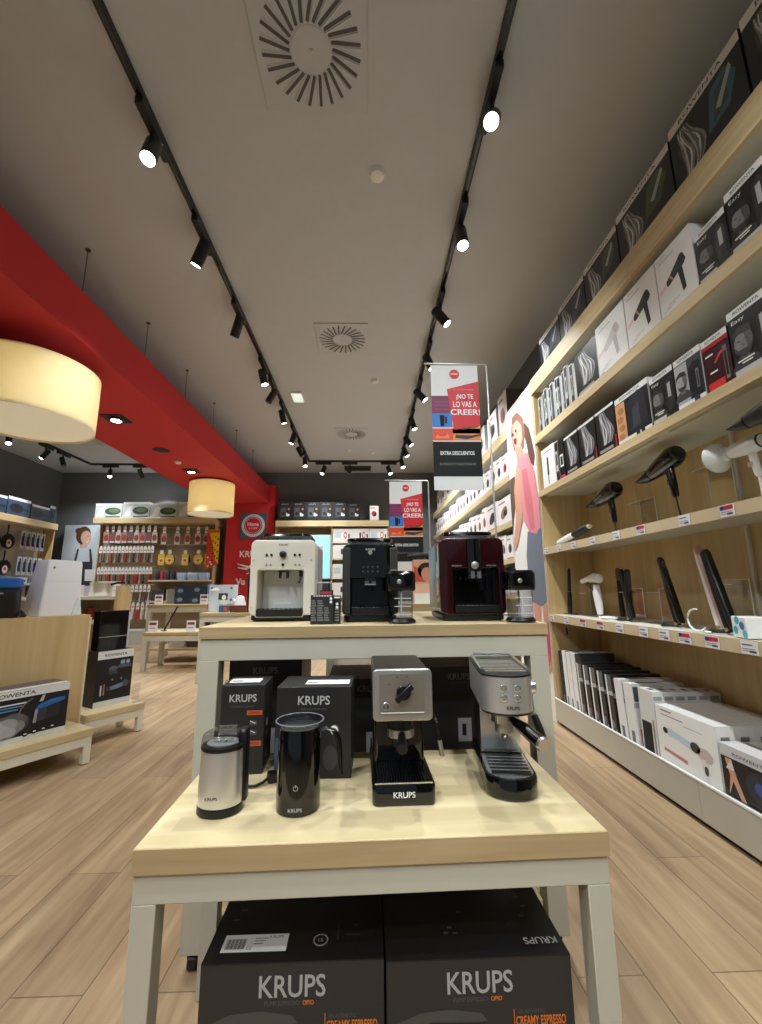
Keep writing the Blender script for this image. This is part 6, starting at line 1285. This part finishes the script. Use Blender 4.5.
for i, x in enumerate((-4.42, -4.22, -3.92, -3.62, -3.44)):
    t = thing('yellow_pack', 'yellow carded pack on a black pan in the kitchenware unit, %s from the utensil rows' % ORD[i], 'kitchen pack', (x, YW-.17-.06*(i % 2), 1.73), 0, 'yellow carded packs')
    b = MB(); b.lathe([(.001, 0), (.09, 0), (.1, .02), (.09, .03), (.001, .03)], BLACKM, n=24, M=Matrix.Translation((0, .06, 0)) @ Matrix.Rotation(pi/2, 4, 'X'), cap=(0, 0)); b.build('pan', t)
    b = MB(); b.plate(rr(.14, .24, .03, 4) if i % 2 == 0 else el(.1, .11, 20), [], -.01, -.004, YEL); b.fr(-.05, .05, -.06, .03, m(226, 216, 200, .4), 1, -.01); b.fe(0, -.02, .035, .03, m(190, 100, 50, .4), 2, -.01); b.build('yellow_card', t, smooth=0)
    b = MB(); b.plate(rr(.07, .08, .01, 3, 0, .16), [], -.01, -.004, WHITE); b.build('header_card', t, smooth=0)
    b = MB(); b.cyl((0, .03, .17), (0, .18, .17), .003, SILVER, n=6); b.build('wire_hook', t)
t = thing('hanging_banner', 'yellow and red printed strip hanging at the red-wall end of the kitchenware unit', 'sign', (-3.42, YW-.34, 1.5))
b = MB(); b.plate([(.0, 0), (.26, .12), (.26, .85), (0, .85)], [], -.002, .002, YEL); b.build('yellow_sheet', t, smooth=0)
b = MB(); b.fp([(0, .0), (.26, .12), (.2, .2), (.12, .55), (.03, .84), (0, .84)], m(214, 70, 40, .5), 1, -.002); b.fr(.0, .26, .78, .84, m(230, 110, 40, .5), 2, -.002); b.ft('ALIMENTOS', .14, .81, BLACK, w=.2, h=.035, k=3, y=-.002)
for i in range(12): b.fe(.13+.05*((i*5) % 3), .2+.045*i, .022, .014, BLACKM, 2, -.002, 8, i)
for px, pz in ((.05, .08), (.09, .16), (.04, .26), (.12, .12)): b.fe(px, pz, .02, .02, WHITE, 3, -.002)
b.build('printed_motif', t, smooth=0)
b = MB(); b.cyl((.02, .002, .86), (.02, .33, .86), .003, SILVER, n=6); b.build('wire_hook', t)
for i, (x, W) in enumerate(((-3.95, .2), (-3.72, .24), (-3.5, .2))):
    b = MB(); b.stack([(rr(W*.8, .14, .03, 4), .001), (rr(W, .18, .04, 4), .05), (rr(W, .18, .04, 4), .13), (rr(W*.9, .16, .03, 4), .15)], m(176, 200, 226, .25, noise=.02))
    tag(b.build('food_container', None, (x, YW-.15, 1.3)), 'pale blue food container on the kitchenware middle shelf, %s from the utensil rows' % ORD[i], 'container', 'pale blue food containers')
for i, (x, c) in enumerate(((-4.48, (70, 60, 70)), (-4.38, (190, 60, 70)), (-4.26, (50, 60, 90)), (-4.14, (40, 44, 60)))):
    b = MB(); b.lathe([(.04, .001), (.045, .03), (.04, .14), (.02, .2)], m(*c, .35), n=14); tag(b.build('drink_bottle', None, (x, YW-.15, 1.3)), '%s small bottle on the kitchenware middle shelf' % ('brown', 'red', 'blue', 'navy')[i], 'bottle', 'small bottles on the middle shelf')
for i, x in enumerate((-4.4, -4.1, -3.8, -3.55)):
    plain('food_box', ('dark grey', 'pale', 'blue-grey', 'white')[i]+' box on the lower kitchenware shelf behind the nested tables', 'box', x, YW-.25, .87, .24, .2, .22, ((70, 72, 80), (206, 200, 196), (110, 124, 150), (226, 226, 226))[i], None, 0, 'boxes on the lower kitchenware shelf')
# poster of the cook in an apron
t = thing('photo_panel', 'photo poster of a smiling person in a dark apron at the back wall', 'poster', (-6.31, 9.4, 0))
b = MB(); b.box(-.42, .42, 0, .2, 0, 2.53, m(206, 218, 230, .5, noise=.03)); b.build('panel_board', t, smooth=0)
b = MB(); sk = m(222, 178, 156, .5); sh = m(206, 216, 226, .5); ap = m(52, 56, 64, .5)
b.fp([(-.3, 1.2), (.34, 1.2), (.32, 1.75), (.2, 1.98), (.02, 2.06), (-.16, 1.98), (-.3, 1.7)], sh, 2); b.fp([(-.04, 2.02), (.1, 2.02), (.12, 2.16), (-.06, 2.16)], sk, 3)
b.fe(.0, 2.3, .16, .2, m(96, 66, 50, .5), 3, 0, 20); b.fe(.06, 2.25, .115, .155, sk, 4, 0, 20, .15); b.fp([(.06, 2.16), (.14, 2.18), (.1, 2.14)], m(250, 240, 238, .5), 6); b.fe(.1, 2.28, .012, .01, BLACK, 6); b.fe(-.12, 2.4, .07, .07, m(96, 66, 50, .5), 4)
b.fp([(-.22, 1.2), (.3, 1.2), (.26, 1.72), (-.14, 1.72)], ap, 5); b.fp([(-.14, 1.72), (-.09, 1.72), (-.06, 2.0), (-.1, 2.0)], ap, 5); b.fp([(.2, 1.72), (.26, 1.72), (.2, 1.99), (.16, 2.0)], ap, 5)
b.fp([(.14, 1.3), (.4, 1.3), (.38, 1.55), (.12, 1.55)], m(236, 238, 240, .5), 7); b.build('photo_print', t, smooth=0)

# ------------------------------------------------------------------ entrance-side long wall with pans
t = thing('wall_shelving', 'oak and grey wall shelving with hanging pans on the wall beyond the gondolas', 'shelving', (-6.55, 6.0, 0))
b = MB(); b.box(-.5, -.02, -2.0, 2.85, 0, 2.3, m(176, 170, 158, .5)); b.build('back_board', t, smooth=0)
b = MB(); b.box(-.5, .25, -2.0, 2.6, 2.3, 2.42, OAKY); b.build('top_shelf', t, bevel=.002)
b = MB(); b.box(-.019, .2, 2.57, 2.6, 0, 2.299, OAKZ); b.build('end_panel', t)
for z in (.95, 1.2):
    b = MB(); b.box(-.019, .22, -2.0, 2.569, z, z+.03, m(214, 210, 200, .4)); b.build('shelf', t, smooth=0)
b = MB(); b.box(-.019, .22, -2.0, 2.569, 0, .2, PLINM); b.build('base_plinth', t, smooth=0)
def d_pan(b, W, D, H):
    b.fr(-W/2, W/2, 0, H, m(50, 66, 92, .35), 1); b.fr(-W/2, W/2, H*.85, H, m(214, 218, 222, .4), 2); b.fe(-.1*W, H*.42, .3*W, H*.26, m(26, 28, 34, .3), 2); b.fr(.1*W, .45*W, H*.35, H*.45, m(30, 32, 38, .3), 3)
for i, (y, W, H) in enumerate(((7.1, .5, .3), (7.62, .5, .32), (8.12, .44, .28), (8.42, .14, .34))):
    carton('pan_carton', 'dark blue pan carton on top of the pan wall shelving, %s from the back corner' % ORD[3-i], -6.32, y, 2.42, W, .2, H, d_pan, 'pan cartons on the pan wall shelving', pi/2, m(60, 70, 90, .4))
t0 = None
for r, z in enumerate((1.965, 1.5)):
    for i in range(6):
        y = 6.15+i*.3; lb = 'black frying pan hanging in the %s row of the pan wall' % ('upper', 'lower')[r]
        if t0 is None:
            t0 = thing('frying_pan', lb, 'pan', (-6.46, y, z), pi/2, 'frying pans in the upper row')
            b = MB(); b.lathe([(.001, 0), (.11, 0), (.14, .04), (.134, .04), (.108, .006), (.001, .006)], BLACKM, n=26, M=Matrix.Translation((0, .03, 0)) @ Matrix.Rotation(pi/2, 4, 'X'), cap=(0, 0)); b.build('pan_body', t0)
            b = MB(); b.fe(.02, -.03, .055, .07, m(206, 208, 212, .4), 1, -.012, 18); b.fe(.02, -.02, .03, .03, m(180, 60, 60, .4), 2, -.012); b.build('paper_label', t0)
            b = MB(); b.tube([(0, .02, .138), (0, .01, .2), (0, .015, .3)], [.012, .011, .014], BLACK); b.build('handle', t0)
            b = MB(); b.cyl((0, .012, .29), (0, .08, .29), .003, SILVER, n=6); b.build('wire_hook', t0); t0.scale = (1.05, 1, 1)
        else: dup(t0, (-6.46, y, z), pi/2, lb, 'frying pans in the %s row' % ('upper', 'lower')[r])
t0 = None
for r, z in enumerate((2.2, 1.72)):
    for i in range(5):
        y = 7.95+i*.12; lb = 'blue and white carded tool hanging in the %s row beside the frying pans' % ('upper', 'lower')[r]
        if t0 is None:
            t0 = thing('carded_tool', lb, 'kitchen utensil', (-6.44, y, z), pi/2, 'carded tools in the upper row')
            b = MB(); b.plate(rr(.09, .34, .01, 3, 0, -.17), [], -.003, .003, m(206, 212, 222, .4)); b.fr(-.035, .035, -.26, -.1, m(46, 84, 150, .4), 1, -.003); b.build('card', t0, smooth=0)
            b = MB(); b.tube([(0, -.012, -.04), (0, -.012, -.2), (0, -.012, -.28)], [.01, .012, .024], m(40, 44, 56, .4)); b.build('tool', t0)
            b = MB(); b.cyl((0, .004, -.015), (0, .08, -.015), .003, SILVER, n=6); b.build('wire_hook', t0)
        else: dup(t0, (-6.44, y, z), pi/2, lb, 'carded tools in the %s row' % ('upper', 'lower')[r])
for i in range(8):
    plain('lidded_box', 'small grey lidded box on the pan wall shelf, %s from the back corner' % ORD[7-i], 'box', -6.4, 6.6+i*.24, 1.231, .2, .12, .11, ((206, 210, 216), (120, 130, 150), (190, 190, 190))[i % 3], lambda b, W, H: b.fr(-.3*W, .3*W, .2*H, .6*H, m(70, 80, 100, .4), 1), pi/2, 'lidded boxes on the pan wall shelf')
for i in range(6):
    plain('pot_carton', 'brown pot carton on the low pan wall shelf, %s from the back corner' % ORD[5-i], 'box', -6.4, 6.8+i*.3, .981, .26, .12, .2, ((110, 100, 94), (150, 146, 140), (80, 76, 74))[i % 3], lambda b, W, H: b.fe(0, .5*H, .3*W, .3*H, m(60, 56, 54, .4), 1), pi/2, 'pot cartons on the pan wall shelf')
t = thing('wall_mounted_alarm', 'small red alarm box high in the corner above the pan wall cartons', 'alarm', (-6.92, 8.35, 2.72), pi/2)
b = MB(); b.box(-.09, .09, 0, .11, 0, .2, m(150, 30, 34, .4)); b.build('red_housing', t, bevel=.006); b = MB(); b.fr(-.05, .05, .06, .14, m(60, 20, 22, .4), 1); b.build('call_plate', t)

# ------------------------------------------------------------------ red end wall: round sign and white brand lettering
RY = 9.3
t = thing('round_sign', 'square blue-grey sign with a round red emblem on the red end wall', 'sign', (-2.56, RY-.012, 2.49))
b = MB(); b.plate(rr(.58, .58, .01, 3), [], -.01, .01, m(74, 86, 108, .5)); b.build('sign_board', t)
b = MB(); ww = m(222, 222, 226, .5)
def ring(r0, r1, mt, k, n=36):
    for i in range(n):
        a, a2 = 2*pi*i/n, 2*pi*(i+1)/n
        b.fp([(r1*cos(a), r1*sin(a)), (r1*cos(a2), r1*sin(a2)), (r0*cos(a2), r0*sin(a2)), (r0*cos(a), r0*sin(a))][::-1], mt, k, -.01)
ring(.2, .255, ww, 1); b.fe(0, 0, .19, .19, m(190, 30, 60, .5), 2, -.01, 32); ring(.17, .178, ww, 3)
for i in range(16):
    a = pi*(.1+.8*i/15); b.fe(.228*cos(a), .228*sin(a), .008, .01, m(60, 70, 110, .5), 4, -.01, 8); b.fe(.228*cos(a), -.228*sin(a), .008, .01, m(60, 70, 110, .5), 4, -.01, 8)
b.ft('Home', 0, .03, WHITEG, w=.25, h=.085, k=5, y=-.01, bold=.02); b.ft('& COOK', 0, -.06, WHITEG, w=.19, h=.045, k=5, y=-.01); b.build('round_emblem_print', t, smooth=0)
t = thing('wall_lettering', 'white KRUPS lettering with a swirl mark on the red end wall', 'sign', (-2.57, RY-.012, 1.86))
b = MB(); b.ft('KRUPS', .0, .0, WHITE, w=.52, h=.14, k=1, y=.01, bold=.02)
b.v = [(x, y, z) for x, y, z in b.v]; b.build('brand_letters', t, smooth=0)
b = MB(); b.tube([(-.28, 0, -.3), (-.1, 0, -.33), (.02, 0, -.24), (.12, 0, -.14)], [.01, .03, .02, .006], WHITE, 6); b.tube([(-.3, 0, -.22), (-.15, 0, -.26), (0, 0, -.3), (.05, 0, -.38), (-.1, 0, -.44)], [.006, .02, .025, .02, .006], WHITE, 6); b.build('swirl_mark', t)
b = MB(); b.ft('Vu', -.22, -.6, WHITE, w=.2, h=.14, k=1, y=.01, bold=.04); b.build('script_letters', t, smooth=0)

# ------------------------------------------------------------------ back wall, machine half
t = thing('back_wall_unit', 'oak wall unit with a lit pale blue panel in the middle of the back wall', 'shelving', (-.8, YW, 0))
b = MB(); b.box(-1.25, 1.25, .3, .34, 0, 2.45, OAKZ); b.build('back_board', t, smooth=0)
b = MB(); b.box(-1.25, 1.25, -.1, .34, 2.45, 2.58, OAKX); b.build('top_shelf', t, bevel=.002)
for x in (-1.25, -.02, 1.23):
    b = MB(); b.box(x, x+.02, -.06, .2995, 0, 2.4495, OAKZ); b.build('upright', t, smooth=0)
for z in (.5, .9, 1.3, 1.72, 2.08):
    b = MB(); b.box(.001, 1.229, -.05, .2995, z, z+.03, m(220, 214, 200, .4)); b.build('shelf', t, smooth=0)
for z in (.5, .95):
    b = MB(); b.box(-1.229, -.021, -.05, .2995, z, z+.03, m(220, 214, 200, .4)); b.build('shelf', t, smooth=0)
t = thing('lit_panel', 'glowing pale blue picture panel on the back wall behind the cream machine', 'light panel', (-1.42, YW-.01, 1.3))
b = MB(); b.box(-.59, .59, 0, .3, .0, .98, SILVER); b.build('panel_frame', t, smooth=0)
b = MB(); b.box(-.575, .575, -.004, -.0003, .015, .965, m(150, 214, 226, .4, emit=.55, noise=.03)); b.build('lit_picture', t, smooth=0)
b = MB()
for i, (px, pz, r) in enumerate(((.1, .3, .7), (.2, .36, -.4), (.3, .26, .5), (.38, .4, 1.1), (.22, .2, 0), (-.1, .5, .4), (-.3, .4, -.3))): b.fp([(px+.06*cos(r), pz+.06*sin(r)), (px-.06*cos(r), pz-.06*sin(r)), (px-.05*cos(r), pz-.02-.06*sin(r))], m(60, 110, 120, .5), 1, -.004)
b.fr(.2, .42, .55, .72, m(206, 180, 200, .5), 1, -.004); b.ft('OFERTA', .31, .63, m(180, 60, 110, .5), w=.18, h=.05, k=2, y=-.004); b.build('printed_motif', t, smooth=0)
def d_mach(b, W, D, H):
    b.fr(-W/2, W/2, 0, H, m(34, 35, 38, .35), 1); b.ft('KRUPS', 0, H*.88, GREYT, w=W*.5, h=H*.07, k=2)
    b.fr(-.3*W, .1*W, .2*H, .7*H, m(78, 80, 84, .35), 2); b.fr(-.2*W, 0, .3*H, .45*H, BLACK, 3); b.fe(.25*W, .3*H, .13*W, .07*H, WHITE, 2); b.fe(.3*W, .62*H, .08*W, .06*H, m(190, 120, 60, .4), 2); b.fr(.12*W, .2*W, .25*H, .42*H, WHITE, 3)
for i in range(6):
    carton('coffee_machine_carton', 'dark coffee machine carton on top of the back wall unit, %s from the red wall' % ORD[i], -1.86+i*.305, YW-.08, 2.58, .3, .28, .42 if i < 5 else .4, d_mach, 'coffee machine cartons on the back wall unit', 0, m(40, 40, 43, .4))
carton('appliance_carton', 'small white carton at the banner end of the dark coffee machine cartons', .13, YW-.08, 2.5812, .2, .24, .33, d_small(0), None, 0, WB)
def d_white(k):
    def f(b, W, D, H):
        b.fr(-W/2, W/2, 0, H, WB, 1); b.fe(.2*W, .5*H, .1*W, .26*H, m(206, 60, 50, .4), 2); b.fe(.2*W, .5*H, .055*W, .15*H, WB, 3); b.fr(-.05*W, .06*W, .3*H, .7*H, m(60, 64, 70, .4), 2) if k % 2 else b.fr(-.42*W, -.05*W, .3*H, .75*H, m(190, 206, 214, .4), 2); b.fr(.36*W, .44*W, .3*H, .6*H, m(70, 60, 60, .4), 2)
    return f
for r, z in enumerate((2.11, 1.75, 1.33, .93)):
    for i in range(3):
        carton('appliance_carton', 'white red-ring carton in the %s row beside the lit panel, %s from the panel' % (('top', 'second', 'third', 'fourth')[r], ORD[i]), -.59+i*.405, YW-.04, z, .395, .3, .29, d_white(i+r), 'white cartons beside the lit panel', 0, WB)
for i in range(3):
    plain('appliance_carton', '%s carton on the lower shelf under the lit blue panel' % ('red', 'white and red', 'dark')[i], 'box', -1.82+i*.39, YW-.04, .981, .35, .3, .25, ((190, 50, 50), (230, 220, 216), (50, 48, 50))[i], None, 0, 'cartons under the lit panel')
